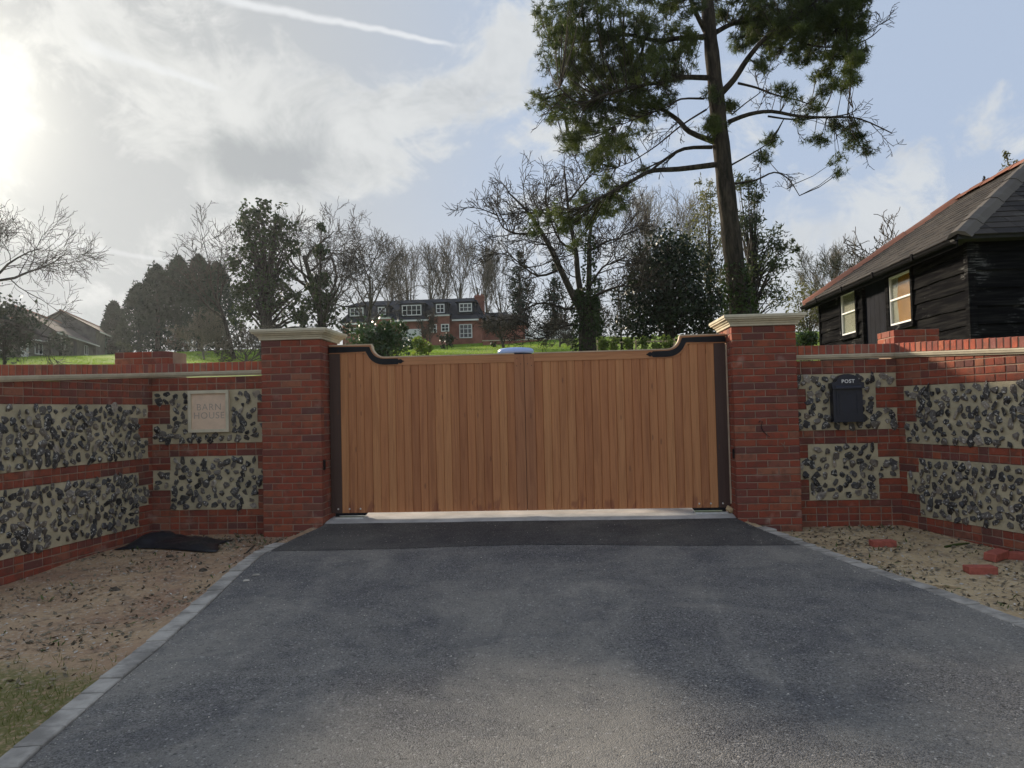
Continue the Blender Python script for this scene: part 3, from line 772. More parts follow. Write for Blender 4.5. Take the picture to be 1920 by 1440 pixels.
# ------------------------------------------------------------------ plaque and post box
def text_mesh(s, size, depth, mat, name, spacing=1.0, bold=0.0):
    cu = bpy.data.curves.new('txt', 'FONT'); cu.body = s; cu.size = size; cu.extrude = depth; cu.align_x = 'CENTER'; cu.align_y = 'CENTER'
    cu.space_character = spacing; cu.offset = bold
    o = bpy.data.objects.new('txt', cu); col.objects.link(o)
    dg = bpy.context.evaluated_depsgraph_get(); me = bpy.data.meshes.new_from_object(o.evaluated_get(dg))
    bpy.data.objects.remove(o); bpy.data.curves.remove(cu)
    me.name = name; me.materials.clear(); me.materials.append(mat)
    return me
pq = thing('house_plaque', 'square pale stone plaque carved BARN HOUSE set in flint wall', 'plaque', (-5.80, .215, 1.335))
S = .232
MB().box(-S, S, -.026, .004, -S, S).build('panel', MAT['plaque'], pq)
fm = MB()
for x0, x1, z0, z1 in ((-S-.004, S+.004, S-.030, S+.004), (-S-.004, S+.004, -S-.004, -S+.030), (-S-.004, -S+.030, -S+.0302, S-.0302), (S-.030, S+.004, -S+.0302, S-.0302)):
    fm.box(x0, x1, -.048, -.0255, z0, z1)
fm.build('frame', MAT['stone'], pq)
def serif_text(s, z, size, parent, y, mat):
    o = obj('carved_letters', text_mesh(s, size, .0004, mat, 'carved_letters', 1.12), parent, (0, y, z)); o.rotation_euler = (math.pi/2, 0, 0); return o
serif_text('BARN', .045, .105, pq, -.0266, MAT['letter'])
serif_text('HOUSE', -.050, .105, pq, -.0266, MAT['letter'])

pb = thing('post_box', 'dark navy metal post box with arched lid lettered POST', 'post box', (1.215, .215, 1.075))
bx0 = .152
MB().box(-bx0, bx0, -.105, .0, .0, .385).build('body', MAT['navy'], pb)
arch = [(-bx0-.012, .385)] + [(-bx0*math.cos(a)*1.0, .40 + .085*math.sin(a)) for a in np.linspace(.0, math.pi, 15)][0:0]
prof = [(-bx0-.014, .345), (bx0+.014, .345), (bx0+.014, .40), (bx0-.02, .41)] + [((bx0-.035)*math.cos(a), .412 + .082*math.sin(a)) for a in np.linspace(.1, math.pi-.1, 11)] + [(-bx0+.02, .41), (-bx0-.014, .40)]
MB().prism(prof, -.125, -.003).build('lid', MAT['navy'], pb)
MB().box(-bx0-.012, bx0+.012, -.150, -.1255, .338, .352).add([(-.13,-.148,.352),(.13,-.148,.352),(.13,-.1255,.372),(-.13,-.1255,.372)], [(0,1,2,3)]).build('slot_flap', MAT['navy'], pb)
dr = MB().box(-.118, .118, -.112, -.1055, .035, .315).build('door', MAT['navy'], pb)
rm = MB()
for a0, a1, z0, z1 in ((-.095, .095, .280, .288), (-.095, .095, .062, .070), (-.095, -.087, .0702, .2798), (.087, .095, .0702, .2798)): rm.box(a0, a1, -.117, -.1122, z0, z1)
rm.build('moulding', MAT['navy'], dr)
MB().box(-bx0-.01, bx0+.01, -.115, -.004, -.016, -.0005).build('base_lip', MAT['navy'], pb)
o = obj('letters', text_mesh('POST', .052, .002, MAT['white'], 'letters', 1.15, .0012), pb, (0, -.1275, .415)); o.rotation_euler = (math.pi/2, 0, 0)

# ------------------------------------------------------------------ black weatherboarded barn
def mat_blackboard():
    m, t = newmat('tarred_board'); p = objc(t); r = rnd(t); g = geo_pos(t)
    n = NOISE(t, MAPV(t, g, (1.2, 1.2, 22)), 1.0, 5.0, 0.65, 0.4)
    c = MIX(t, SS(t, n, 0.40, 0.72), (.008, .008, .009), (.024, .0235, .023))
    w = M(t, 'MULTIPLY', SS(t, NOISE(t, g, 2.2, 5.0, 0.65), 0.56, 0.74), SS(t, NOISE(t, MAPV(t, g, (3, 3, 40)), 1.0, 3.0), 0.46, 0.62))
    c = MIX(t, M(t, 'MULTIPLY', w, 0.75), c, (.20, .20, .195))
    bd = node(t, 'ShaderNodeBsdfDiffuse', {'Color': c, 'Normal': node(t, 'ShaderNodeBump', {'Height': n, 'Strength': .5, 'Distance': .01}).outputs[0]})
    node(t, 'ShaderNodeOutputMaterial', {'Surface': bd.outputs[0]})
    return m
def mat_slate(name, lo, hi, lichen=0.4):
    m, t = newmat(name); g = geo_pos(t); r = rnd(t)
    c = MIX(t, r, lo, hi)
    n = NOISE(t, g, 5.0, 5.0, 0.65)
    c = MIX(t, M(t, 'MULTIPLY', SS(t, n, 0.52, 0.75), lichen), c, (.20, .195, .165))
    finish(t, c, 0.85, NOISE(t, g, 40.0, 4.0), 0.4, 0.006, 0.12)
    return m
MAT['black_board'] = mat_blackboard()
MAT['slate'] = mat_slate('slate', (.030, .027, .026), (.058, .050, .044))
MAT['red_tile'] = mat_slate('red_ridge_tile', (.22, .095, .065), (.29, .135, .095), 0.45)
MAT['grey_tile'] = mat_slate('grey_hip_tile', (.085, .075, .068), (.13, .115, .10), 0.4)
def mat_glass(name, c=(.02, .025, .03), mixw=0.0):
    m, t = newmat(name)
    if mixw:
        gl = node(t, 'ShaderNodeBsdfGlossy', {'Color': (.85, .86, .85, 1), 'Roughness': .12})
        tr = node(t, 'ShaderNodeBsdfTransparent', {'Color': (.92, .93, .9, 1)})
        mx = node(t, 'ShaderNodeMixShader', {0: mixw, 1: tr.outputs[0], 2: gl.outputs[0]})
        node(t, 'ShaderNodeOutputMaterial', {'Surface': mx.outputs[0]})
    else:
        finish(t, c, 0.06, None, spec=0.8)
    return m
MAT['glass'] = mat_glass('window_glass')
MAT['barn_glass'] = mat_glass('dusty_glass', mixw=0.34)
MAT['reflect_pale'] = mat_plain('painted_pale_reflection', (.78, .75, .66), .8, .12, 3.0, .05)  # colour of the bright sky reflection in the barn panes
MAT['reflect_orange'] = mat_plain('painted_orange_reflection', (.80, .42, .10), .8, .15, 3.0, .05)  # colour of the orange reflection in the near barn window

ax = ray(1080, 757); ax = np.array([ax[0], ax[1], 0]); ax /= np.linalg.norm(ax)
rz_barn = math.atan2(ax[1], ax[0]) - math.pi/2            # local +y runs along the barn, away from the road
bx_ = np.array([ax[1], -ax[0], 0])
LAT, DN, LEN, WID = 4.95, 10.0, 5.85, 4.4
bo = CAM*np.array([1, 1, 0]) + ax*DN + bx_*LAT
barn = thing('barn', 'black weatherboarded barn with hipped slate roof and red ridge tiles', 'barn', (bo[0], bo[1], 0), rz_barn)
ZF, ZE, ZR = 1.05, 3.28, 4.96
MB().box(.02, WID-.02, .02, LEN-.02, ZF-.4, ZE).build('wall_core', mat_plain('dark_core', (.01, .01, .011), .9), barn)
bh = .225
WINS = [(1.50, .78, 2.50, 3.10), (4.05, .62, 2.40, 2.98)]        # y0, width, z0, z1
WINS = []
def side_y(u):                                               # barn-side distance of a photo column on the wall face
    d = ray(u, 560); a = np.dot(d, ax); b = np.dot(d, bx_); return LAT*a/b - DN
def side_z(u, v):
    d = ray(u, v); b = np.dot(d, bx_); return CAM[2] + d[2]*LAT/b
w1 = (side_y(1714), side_y(1672)); z1_ = (side_z(1693, 607), side_z(1693, 512))
w2 = (side_y(1608), side_y(1580)); z2_ = (side_z(1594, 627), side_z(1594, 547))
d1 = (side_y(1666), side_y(1622))
op = [(w1[0], w1[1], z1_[0], z1_[1]), (w2[0], w2[1], z2_[0], z2_[1]), (d1[0], d1[1], ZF-.5, z1_[1]+.10)]
def wboard(x_out, y0, y1, z, tilt_seed, h=bh+.03):
    R = random.Random(tilt_seed); n = max(2, int((y1-y0)/.4)+1); vs = []
    for i in range(n+1):
        y = y0 + (y1-y0)*i/n; e = R.uniform(-.012, .008)
        vs += [(x_out-.034+R.uniform(-.003,.003), y, z+e), (x_out-.004, y, z+h), (x_out+.012, y, z+h), (x_out-.012, y, z+e)]
    fs = [(3,2,1,0), (4*n, 4*n+1, 4*n+2, 4*n+3)]
    for i in range(n):
        for a in range(4): fs.append((4*i+a, 4*i+(a+1)%4, 4*(i+1)+(a+1)%4, 4*(i+1)+a))
    MB().add(vs, [f[::-1] for f in fs]).build('weatherboard', MAT['black_board'], barn)
z = ZF-.2; k = 0
while z < ZE-.10:
    cuts = sorted([(a-.05, b+.05) for a, b, c0, c1 in op if z+bh > c0-.03 and z < c1+.05])
    y = 0.02
    for a, b in cuts + [(LEN, LEN)]:
        if a - y > .06: wboard(0.0, y, a, z, 100+k*7+int(y*10))
        y = b
    # boards on the road end
    R = random.Random(700+k)
    vs = [(0.0, -.034, z), (WID, -.034, z+R.uniform(-.01,.01)), (WID, -.004, z+bh+.03), (0.0, -.004, z+bh+.03), (0.0, .012, z), (WID, .012, z), (WID, .012, z+bh+.03), (0.0, .012, z+bh+.03)]
    MB().add(vs, [(0,1,2,3),(7,6,5,4),(0,4,5,1),(3,2,6,7),(0,3,7,4),(1,5,6,2)]).build('weatherboard', MAT['black_board'], barn)
    z += bh; k += 1
MB().box(-.05, .045, -.05, .045, ZF-.3, ZE-.02).build('corner_post', MAT['black_board'], barn)
MB().box(-.045, .02, LEN-.05, LEN+.02, ZF-.3, ZE-.02).build('corner_post', MAT['black_board'], barn)
for wi, (a, b, c0, c1) in enumerate(op[:2]):
    fr_ = MB()
    for y0, y1, za, zb_ in ((a-.06, a+.0, c0-.06, c1+.06), (b-.0, b+.06, c0-.06, c1+.06), (a+.0005, b-.0005, c1, c1+.06), (a+.0005, b-.0005, c0-.06, c0)): fr_.box(-.055, .02, y0, y1, za, zb_)
    win = fr_.build('window', MAT['black_board'], barn)
    MB().box(-.075, -.005, a-.08, b+.08, c0-.085, c0-.061).build('sill', MAT['black_board'], win)
    zm = c0 + (c1-c0)*.52
    sb = MB()
    for y0, y1, za, zb_ in ((a+.001, a+.030, c0+.001, c1-.001), (b-.030, b-.001, c0+.001, c1-.001), (a+.0305, b-.0305, c0+.001, c0+.030), (a+.0305, b-.0305, c1-.030, c1-.001), (a+.0305, b-.0305, zm-.012, zm+.012)): sb.box(-.035, .0, y0, y1, za, zb_)
    sb.build('sash', MAT['white'], win)
    for za, zb_ in ((c0+.028, zm-.010), (zm+.010, c1-.028)):
        MB().box(-.018, -.012, a+.028, b-.028, za, zb_).build('pane', MAT['barn_glass'], win)
    MB().box(.001, .004, a+.0305, b-.0305, c0+.0305, c1-.0305).build('backing', MAT['reflect_pale'], win)  # panel added behind the glass to paint its pale reflection
    if wi == 0:
        ym = a + (b-a)*.66
        MB().add([(-.008, a+.035, c0+.035), (-.008, ym, c0+.035), (-.008, ym+.05, zm), (-.008, ym-.02, c1-.05), (-.008, a+.035, c1-.01), (-.001, a+.035, c0+.02), (-.001, ym, c0+.02), (-.001, ym+.05, zm), (-.001, ym-.02, c1-.05), (-.001, a+.035, c1-.01)],
                 [(0,1,2,3,4), (9,8,7,6,5)] + [(i, i+5, (i+1) % 5+5, (i+1) % 5) for i in range(5)]).build('orange_reflection', MAT['reflect_orange'], win)  # added panel that paints the orange reflection in the pane
a, b, c0, c1 = op[2]
dd = MB()
for i in range(5): dd.box(.005, .0195, a+(b-a)*i/5+.003, a+(b-a)*(i+1)/5-.003, c0, c1)
door = dd.build('door', mat_plain('dark_blue_door', (.008, .009, .014), .8, spec=.05), barn)
MB().box(-.05, .019, a-.05, a-.001, c0, c1+.05).box(-.05, .019, b+.001, b+.05, c0, c1+.05).box(-.05, .019, a-.0005, b+.0005, c1, c1+.05).build('door_frame', MAT['black_board'], barn)
MB().tube([(-.03, a+.08, ZF+1.0), (.004, a+.08, ZF+1.0)], .02, 8).build('handle', MAT['steel'], door)
# roof: hipped both ends
OV = .24; x0r, x1r, y0r, y1r = -OV, WID+OV, -OV, LEN+OV
xm = WID/2; ya, yb = xm+.0, LEN-xm+.0
if yb < ya+.3: ya, yb = LEN/2-.4, LEN/2+.4
ya = xm + .15; yb = max(ya+.5, LEN-1.25)
corners = [(x0r, y0r, ZE), (x1r, y0r, ZE), (x1r, y1r, ZE), (x0r, y1r, ZE)]
A = (xm, ya, ZR); B_ = (xm, yb, ZR)
low = [(c[0], c[1], ZE-.05) for c in corners]
roof = MB().add(corners + [A, B_] + low, [(0,1,4), (1,2,5,4), (2,3,5), (3,0,4,5), (9,8,7,6), (6,7,1,0), (7,8,2,1), (8,9,3,2), (9,6,0,3)]).build('roof', mat_plain('roof_batten', (.03, .03, .03), .9), barn)
def slate_face(p0, p1, q1, q0, gauge, wid):
    """slates over the quad p0-p1 (eaves) to q0-q1 (top)"""
    p0, p1, q0, q1 = [np.array(p, float) for p in (p0, p1, q0, q1)]
    nrm = np.cross(p1-p0, ((q0+q1)/2-p0)); nrm /= np.linalg.norm(nrm)
    e = (p1-p0)/np.linalg.norm(p1-p0); up = np.cross(nrm, e)
    Lh = float(np.dot((q0+q1)/2-p0, up)); rows = int(Lh/gauge)
    a0, a1 = float(np.dot(q0-p0, e))/Lh, (float(np.dot(q1-p0, e)) - np.linalg.norm(p1-p0))/Lh
    key = (round(wid, 3), round(gauge, 3))
    if key not in SLM:
        SLM[key] = []
        for s in range(4):
            r = random.Random(s); g = gauge*1.5; j = lambda: r.uniform(-.004, .004)
            SLM[key].append(MB().add([(0.003, 0+j(), .016), (wid-.003, 0+j(), .016+j()*.5), (wid-.003, g, .002), (.003, g, .002), (0.003, 0, .006), (wid-.003, 0, .006), (wid-.003, g, -.004), (.003, g, -.004)],
                     [(0,1,2,3),(0,4,5,1),(1,5,6,2),(2,6,7,3),(3,7,4,0)]).mesh('slate', MAT['slate']))
    R3 = Matrix(((e[0], up[0], nrm[0]), (e[1], up[1], nrm[1]), (e[2], up[2], nrm[2]))).to_4x4()
    for r in range(rows+1):
        h = r*gauge - .03
        s0 = a0*max(h+gauge, 0); s1 = np.linalg.norm(p1-p0) + a1*max(h+gauge, 0)
        x = s0 - (wid/2 if r % 2 else 0)
        while x < s1:
            xa, xb = max(x, s0), min(x+wid, s1)
            if xb - xa > .05 and h+gauge < Lh+.05:
                p = p0 + e*xa + up*h + nrm*.004
                o = obj('slate', rng.choice(SLM[key]), roof); o.matrix_local = Matrix.Translation(Vector(p)) @ R3 @ Matrix.Diagonal((( xb-xa)/wid, 1, 1, 1))
            x += wid
SLM = {}
slate_face(corners[3], corners[0], A, B_, .19, .33)
slate_face(corners[0], corners[1], A, A, .19, .33)
def ridge_run(p, q, n, mat, name, wid=.13, hgt=.055):
    p, q = np.array(p, float), np.array(q, float); t_ = (q-p)/np.linalg.norm(q-p); s = np.cross(t_, (0, 0, 1)); s /= np.linalg.norm(s); u = np.cross(s, t_)
    for i in range(n):
        a = p + (q-p)*i/n - t_*.012; b = p + (q-p)*(i+1)/n + t_*.012; lift = .012*(i % 2)
        prof = [(-wid, -.045), (-wid*.55, .035), (0, hgt), (wid*.55, .035), (wid, -.045), (0, .02)]
        vs = [tuple(c + s*x + u*(y+lift)) for c in (a, b) for x, y in prof]; k = len(prof)
        MB().add(vs, [(i2, (i2+1) % k, (i2+1) % k+k, i2+k) for i2 in range(k)] + [(5,4,3,2,1,0), (6,7,8,9,10,11)]).build(name, mat, roof)
ridge_run(A, B_, 5, MAT['red_tile'], 'ridge_tile', .16, .085)
ridge_run(corners[3], B_, 6, MAT['red_tile'], 'hip_tile', .16, .085)
ridge_run(corners[0], A, 8, MAT['grey_tile'], 'hip_tile', .15, .06)
gut = MB(); 
pts = [(-OV-.05+.055*math.cos(a), .055*math.sin(a)) for a in np.linspace(math.pi, 2*math.pi, 7)]
vs = [(x, y, ZE-.055+dz) for y in (-OV, LEN+OV) for x, dz in pts]
gut.add(vs, [(i, i+1, i+8, i+7) for i in range(6)])
gut.box(-OV-.01, -OV+.006, -OV+.02, LEN+OV, ZE-.14, ZE-.052)
gm_ = mat_plain('black_gutter', (.008, .008, .009), .9, spec=.03)
gut.build('gutter', gm_, barn, False)
for y in (.8, 2.2, 3.6, 5.0): MB().box(-OV-.115, -OV-.098, y, y+.05, ZE-.11, ZE-.02).build('gutter_bracket', gm_, barn)
mo = MB()
for i in range(16):
    a_ = rng.uniform(0, 6.28); rr = rng.uniform(0, .10)
    pp = np.array(corners[0])*.60 + np.array(corners[1])*.12 + np.array(A)*.28 + np.array([.1, 0, 0]) + np.array([rr*math.cos(a_)*1.6, rr*math.sin(a_)*.6, rr*math.sin(a_)*.35])
    mo.tube([pp+np.array([0,-.01,-.02]), pp+np.array([0,-.014,.022])], [.03, .012], 6)
mo.build('moss', mat_leaf('moss', (.06, .08, .02), (.16, .19, .05), 8, .1), roof)

# ------------------------------------------------------------------ house on the hill
MAT['far_brick'] = mat_plain('far_brick', (.27, .115, .085), .9, .25, 1.2, .3, .2, bscale=12)
MAT['far_roof'] = mat_plain('dark_tile_roof', (.030, .031, .037), .75, .3, 1.0, .3, .3, bscale=9)
MAT['far_white'] = mat_plain('white_joinery', (.74, .74, .72), .6, .05, 2.0, .05)
HD = 80.0
hp = lambda u, v: atD(u, v, HD)
HL, HRt = hp(640, 645), hp(905, 645)
hx0, hx1 = float(HL[0]), float(HRt[0]); hy = float((HL[1]+HRt[1])/2)
hz = float(hp(770, 645)[2])
zz = lambda v: float(hp(770, v)[2])
xx = lambda u: float(hp(u, 610)[0])
house = thing('house', 'large brick house with dark roof and white dormer windows', 'house', (hx0, hy, hz))
W_, eh, rh = hx1-hx0, zz(601)-hz, zz(553)-hz
wallm = MB().box(0, W_, 0, 8.5, -1.5, eh).build('wall', MAT['far_brick'], house)
rf = MB().add([(-.3,-.35,eh),(W_+.3,-.35,eh),(W_+.3,8.85,eh),(-.3,8.85,eh),(1.2,3.4,rh),(W_-.9,3.4,rh),(W_-.9,5.2,rh),(1.2,5.2,rh)],
              [(0,1,5,4),(1,2,6,5),(2,3,7,6),(3,0,4,7),(4,5,6,7),(3,2,1,0)]).build('roof', MAT['far_roof'], house)
ch = MB().box(xx(886)-hx0, xx(903)-hx0, 3.0, 4.2, zz(590)-hz, zz(550)-hz).box(xx(885)-hx0, xx(904)-hx0, 2.9, 4.3, zz(553)-hz, zz(549.5)-hz).build('chimney', MAT['far_brick'], rf)
for dx in (.25, .68): MB().tube([(xx(886)-hx0+dx, 3.6, zz(550)-hz), (xx(886)-hx0+dx, 3.6, zz(545)-hz)], [.13, .10], 8).build('chimney_pot', MAT['red_tile'], ch)
def fascia(u0, u1, v, y=-.42): MB().box(xx(u0)-hx0, xx(u1)-hx0, y, y+.08, zz(v+1.6)-hz, zz(v-1.4)-hz).build('fascia', MAT['far_white'], house)
fascia(640, 690, 604.5); fascia(693, 736, 596.5, -.9); fascia(740, 805, 601.5); fascia(806, 847, 595.5, -1.3); fascia(849, 899, 603.5)
def win(u0, u1, v0, v1, y, nx_, parent=house, nz_=2):
    a, b, c, d = xx(u0)-hx0, xx(u1)-hx0, zz(v1)-hz, zz(v0)-hz; f = .09
    m = MB()
    for x0, x1, z0, z1 in ((a, b, d-f, d), (a, b, c, c+f), (a, a+f, c+f, d-f), (b-f, b, c+f, d-f)): m.box(x0, x1, y-.10, y+.02, z0, z1)
    for i in range(1, nx_): m.box(a+(b-a)*i/nx_-.03, a+(b-a)*i/nx_+.03, y-.08, y, c+f, d-f)
    for j in range(1, nz_): m.box(a+f, b-f, y-.075, y-.005, c+(d-c)*j/nz_-.025, c+(d-c)*j/nz_+.025)
    w = m.build('window', MAT['far_white'], parent)
    for i in range(nx_):
        MB().box(a+(b-a)*i/nx_+.02, a+(b-a)*(i+1)/nx_-.02, y-.04, y-.03, c+f, d-f).build('pane', MAT['glass'], w)
def dormer(u0, u1, v0, v1, y):
    a, b, c, d = xx(u0)-hx0, xx(u1)-hx0, zz(v1)-hz, zz(v0)-hz; o = .25; yb_ = y + 3.4
    m = MB().box(a-o, b+o, y+.03, yb_, c-.25, d+.18)
    dm = m.build('dormer', MAT['far_roof'], house)
    xm_ = (a+b)/2
    MB().add([(a-o-.2, y-.18, d+.16), (b+o+.2, y-.18, d+.16), (b+o+.2, yb_, d+.16), (a-o-.2, yb_, d+.16), (xm_, y+.9, d+.16+.55), (xm_, yb_+.6, d+.16+.55)],
             [(0,1,4),(1,2,5,4),(2,3,5),(3,0,4,5),(3,2,1,0)]).build('dormer_roof', MAT['far_roof'], dm)
dormer(753, 790, 571, 590, .25); win(753, 790, 571, 591, .24, 4)
dormer(818, 834, 571, 587, .25); win(818, 834, 571, 588, .24, 2)
dormer(862, 886, 571, 586, .25); win(862, 886, 571, 587, .24, 3)
dormer(653, 679, 573, 588, .25); win(653, 679, 573, 589, .24, 3)
dormer(707, 722, 573, 587, .25); win(707, 722, 573, 588, .24, 2)
# projecting bays under their own white-edged roofs
for u0, u1, v in ((693, 736, 596.5), (806, 847, 595.5)):
    MB().box(xx(u0+2)-hx0, xx(u1-2)-hx0, -.85 if u0 < 800 else -1.2, .1, -1.5, zz(v)-hz).build('bay', MAT['far_brick'], house)
    MB().add([(xx(u0)-hx0, -1.35 if u0 > 800 else -.95, zz(v-1)-hz), (xx(u1)-hx0, -1.35 if u0 > 800 else -.95, zz(v-1)-hz), (xx(u1)-hx0, .9, zz(v-9)-hz), (xx(u0)-hx0, .9, zz(v-9)-hz),
              (xx(u0)-hx0, .9, zz(v)-hz), (xx(u1)-hx0, .9, zz(v)-hz)], [(0,1,2,3),(4,5,1,0),(0,3,4),(1,5,2)]).build('bay_roof', MAT['far_roof'], house)
win(810, 823, 612, 627, -1.24, 2); win(831, 846, 612, 626, -1.24, 2)
win(862, 886, 611, 637, -.04, 3, nz_=3); win(652, 680, 612, 622, -.04, 3); win(696, 712, 612, 622, -.90, 2)
MB().box(xx(752)-hx0, xx(790)-hx0, -.08, .02, -.3, zz(617)-hz).build('garage_door', MAT['far_white'], house)
# lower wing at the right
MB().box(W_, xx(985)-hx0, 2.0, 7.5, -1.5, zz(612)-hz).build('side_wing', MAT['far_brick'], house)
MB().add([(W_-.2, 1.7, zz(606)-hz), (xx(988)-hx0, 1.7, zz(606)-hz), (xx(988)-hx0, 7.8, zz(606)-hz), (W_-.2, 7.8, zz(606)-hz), (W_-.2, 4.7, zz(580)-hz), (xx(938)-hx0, 4.7, zz(580)-hz)],
         [(0,1,5,4),(1,2,5),(2,3,4,5),(3,2,1,0)]).build('side_roof', MAT['far_roof'], house)
win(1003, 1012, 640, 642, 1.99, 1) if False else None

# picket fence and brick terrace wall in front of the house
FD = 72.0
fw_ = lambda u, v: atD(u, v, FD)
p0, p1 = fw_(905, 641), fw_(1098, 633)
tw = thing('terrace_wall', 'low brick terrace wall below the white picket fence', 'wall', (float(p0[0]), float(p0[1]), 0))
LWt = float(np.linalg.norm((p1-p0)[:2])); tw.rotation_euler = (0, 0, math.atan2(p1[1]-p0[1], p1[0]-p0[0]))
ztw = float(fw_(1000, 636)[2])
MB().box(0, LWt, 0, .4, ztw-3.0, ztw-.08).build('wall_body', MAT['far_brick'], tw)
MB().box(-.05, LWt+.05, -.06, .46, ztw-.08, ztw).build('coping', MAT['stone'], tw)
pf = thing('picket_fence', 'white picket fence along the brick terrace wall', 'fence', (float(p0[0]), float(p0[1]), ztw)); pf.rotation_euler = tw.rotation_euler
pkm = MB().prism([(-.045, .06), (.045, .06), (.045, .86), (0, .95), (-.045, .86)], -.02, .02).mesh('picket', MAT['far_white'])
xs0 = LWt*.42
n = int((LWt-xs0-.2)/.22)
for i in range(n): obj('picket', pkm, pf, (xs0+.1+i*.22, .18, 0))
MB().box(xs0, LWt, .205, .25, .2, .29).build('rail', MAT['far_white'], pf); MB().box(xs0, LWt, .205, .25, .66, .75).build('rail', MAT['far_white'], pf)
for i in range(5): MB().box(xs0+(LWt-xs0)*i/4-.05, xs0+(LWt-xs0)*i/4+.05, .255, .35, -.02, 1.0).build('post', MAT['far_white'], pf)

# ------------------------------------------------------------------ row of bungalows on the hillside
MAT['grey_render'] = mat_plain('grey_stone_wall', (.15, .135, .12), .9, .25, 1.5, .3, .2, bscale=9)
MAT['pantile'] = mat_plain('brown_pantile', (.085, .068, .058), .85, .25, 1.5, .4, .2, bscale=8)
MAT['green_paint'] = mat_plain('green_paint', (.06, .16, .11), .6, .1, 2, .1)
def bungalow(u0, v0, D0, u1, v1, D1, depth, hw, hr, label, doors, wins, mat):
    a, b = atD(u0, v0, D0), atD(u1, v1, D1)
    L = float(np.linalg.norm((b-a)[:2])); rz = math.atan2(b[1]-a[1], b[0]-a[0])
    zb = min(float(a[2]), float(b[2]))
    t = thing('bungalow', label, 'house', (float(a[0]), float(a[1]), zb), rz, 'bungalows along the hillside')
    MB().box(0, L, 0, depth, -2.0, hw).build('wall', mat, t)
    MB().add([(0, 0, hw), (0, depth, hw), (0, depth/2, hr), (L, 0, hw), (L, depth, hw), (L, depth/2, hr)], [(0,2,1),(3,4,5),(0,3,5,2),(1,2,5,4),(0,1,4,3)]).build('gable', mat, t)
    s = (hr-hw)/(depth/2); o = .45
    rf = MB()
    for sg in (0, 1):
        y0 = -o if sg == 0 else depth+o
        vs = [(-.3, y0, hw-s*o+.05), (L+.3, y0, hw-s*o+.05), (L+.3, depth/2, hr+.05), (-.3, depth/2, hr+.05)]
        vs += [(x, y, z+.14) for x, y, z in vs]
        f = [(0,1,2,3),(7,6,5,4),(0,4,5,1),(1,5,6,2),(2,6,7,3),(3,7,4,0)]
        rf.add(vs, f)
    r = rf.build('roof', MAT['pantile'], t)
    MB().tube([(-.3, depth/2, hr+.2), (L+.3, depth/2, hr+.2)], .12, 6).build('ridge', MAT['red_tile'], r)
    MB().box(-.3, L+.3, -o-.1, -o-.02, hw-s*o-.02, hw-s*o+.10).build('gutter', MAT['far_white'], t)
    for f, w, h, m in doors: 
        d = MB().box(L*f-w/2, L*f+w/2, -.06, .02, 0, h).build('door', m, t); MB().box(L*f+w/2-.12, L*f+w/2-.06, -.10, -.061, h*.48, h*.53).build('handle', MAT['iron'], d)
    for f, w, z0, z1 in wins:
        m = MB(); a0, a1 = L*f-w/2, L*f+w/2
        for q in ((a0, a1, z1-.07, z1), (a0, a1, z0, z0+.07), (a0, a0+.07, z0+.07, z1-.07), (a1-.07, a1, z0+.07, z1-.07), ((a0+a1)/2-.035, (a0+a1)/2+.035, z0+.07, z1-.07)): m.box(q[0], q[1], -.06, .02, q[2], q[3])
        w_ = m.build('window', MAT['far_white'], t)
        MB().box(a0+.06, (a0+a1)/2-.03, -.03, -.01, z0+.06, z1-.06).build('pane', MAT['glass'], w_)
        MB().box((a0+a1)/2+.03, a1-.06, -.03, -.01, z0+.06, z1-.06).build('pane', MAT['glass'], w_)
    return t
bungalow(-70, 672, 60, 92, 668, 70, 6.5, 2.3, 4.2, 'grey bungalow with a white door beside the bare tree', [(.68, .9, 2.0, MAT['far_white'])], [(.35, 1.2, .9, 1.9), (.86, 1.0, .9, 1.9)], MAT['grey_render'])
bungalow(98, 667, 72, 176, 662, 86, 6.5, 2.4, 4.5, 'middle bungalow of the row with small windows under a brown roof', [(.5, .9, 2.0, MAT['iron'])], [(.22, 1.3, .9, 1.95), (.78, 1.3, .9, 1.95)], MAT['grey_render'])
bungalow(180, 661, 86, 246, 658, 104, 7.0, 2.5, 4.5, 'last bungalow of the row with a green door beside dark conifers', [(.25, 1.0, 2.1, MAT['green_paint'])], [(.55, 1.6, .9, 2.1), (.85, 1.0, .9, 2.1)], MAT['grey_render'])

# ------------------------------------------------------------------ trees
MAT['bark'] = mat_bark('grey_bark', (.045, .040, .034), (.12, .105, .088))
MAT['bark_pale'] = mat_bark('pale_bark', (.11, .10, .08), (.22, .195, .155))
MAT['bark_pine'] = mat_bark('pine_bark', (.018, .016, .014), (.068, .054, .043), 5.0, 1.0)
MAT['bark_dark'] = mat_bark('dark_bark', (.022, .019, .017), (.07, .058, .048))
MAT['needles'] = mat_leaf('pine_needles', (.014, .028, .011), (.105, .130, .034), 0.8, 0.34)
MAT['needles_far'] = mat_leaf('far_pine_needles', (.022, .036, .016), (.065, .085, .030), 0.5, 0.25)
MAT['ivy'] = mat_leaf('ivy', (.014, .030, .011), (.050, .074, .022), 1.2, 0.15, 0.6, 0.2)
MAT['holm'] = mat_leaf('holm_oak', (.009, .019, .010), (.034, .050, .022), 1.0, 0.10, 0.5, 0.3)
MAT['conifer'] = mat_leaf('conifer', (.010, .024, .016), (.028, .048, .028), 0.5, 0.08, 0.8, 0.1)
MAT['laurel'] = mat_leaf('laurel', (.018, .042, .020), (.055, .095, .034), 1.4, 0.25, 0.35, 0.5)
MAT['young'] = mat_leaf('young_leaf', (.09, .13, .03), (.19, .235, .065), 3.0, 0.4)
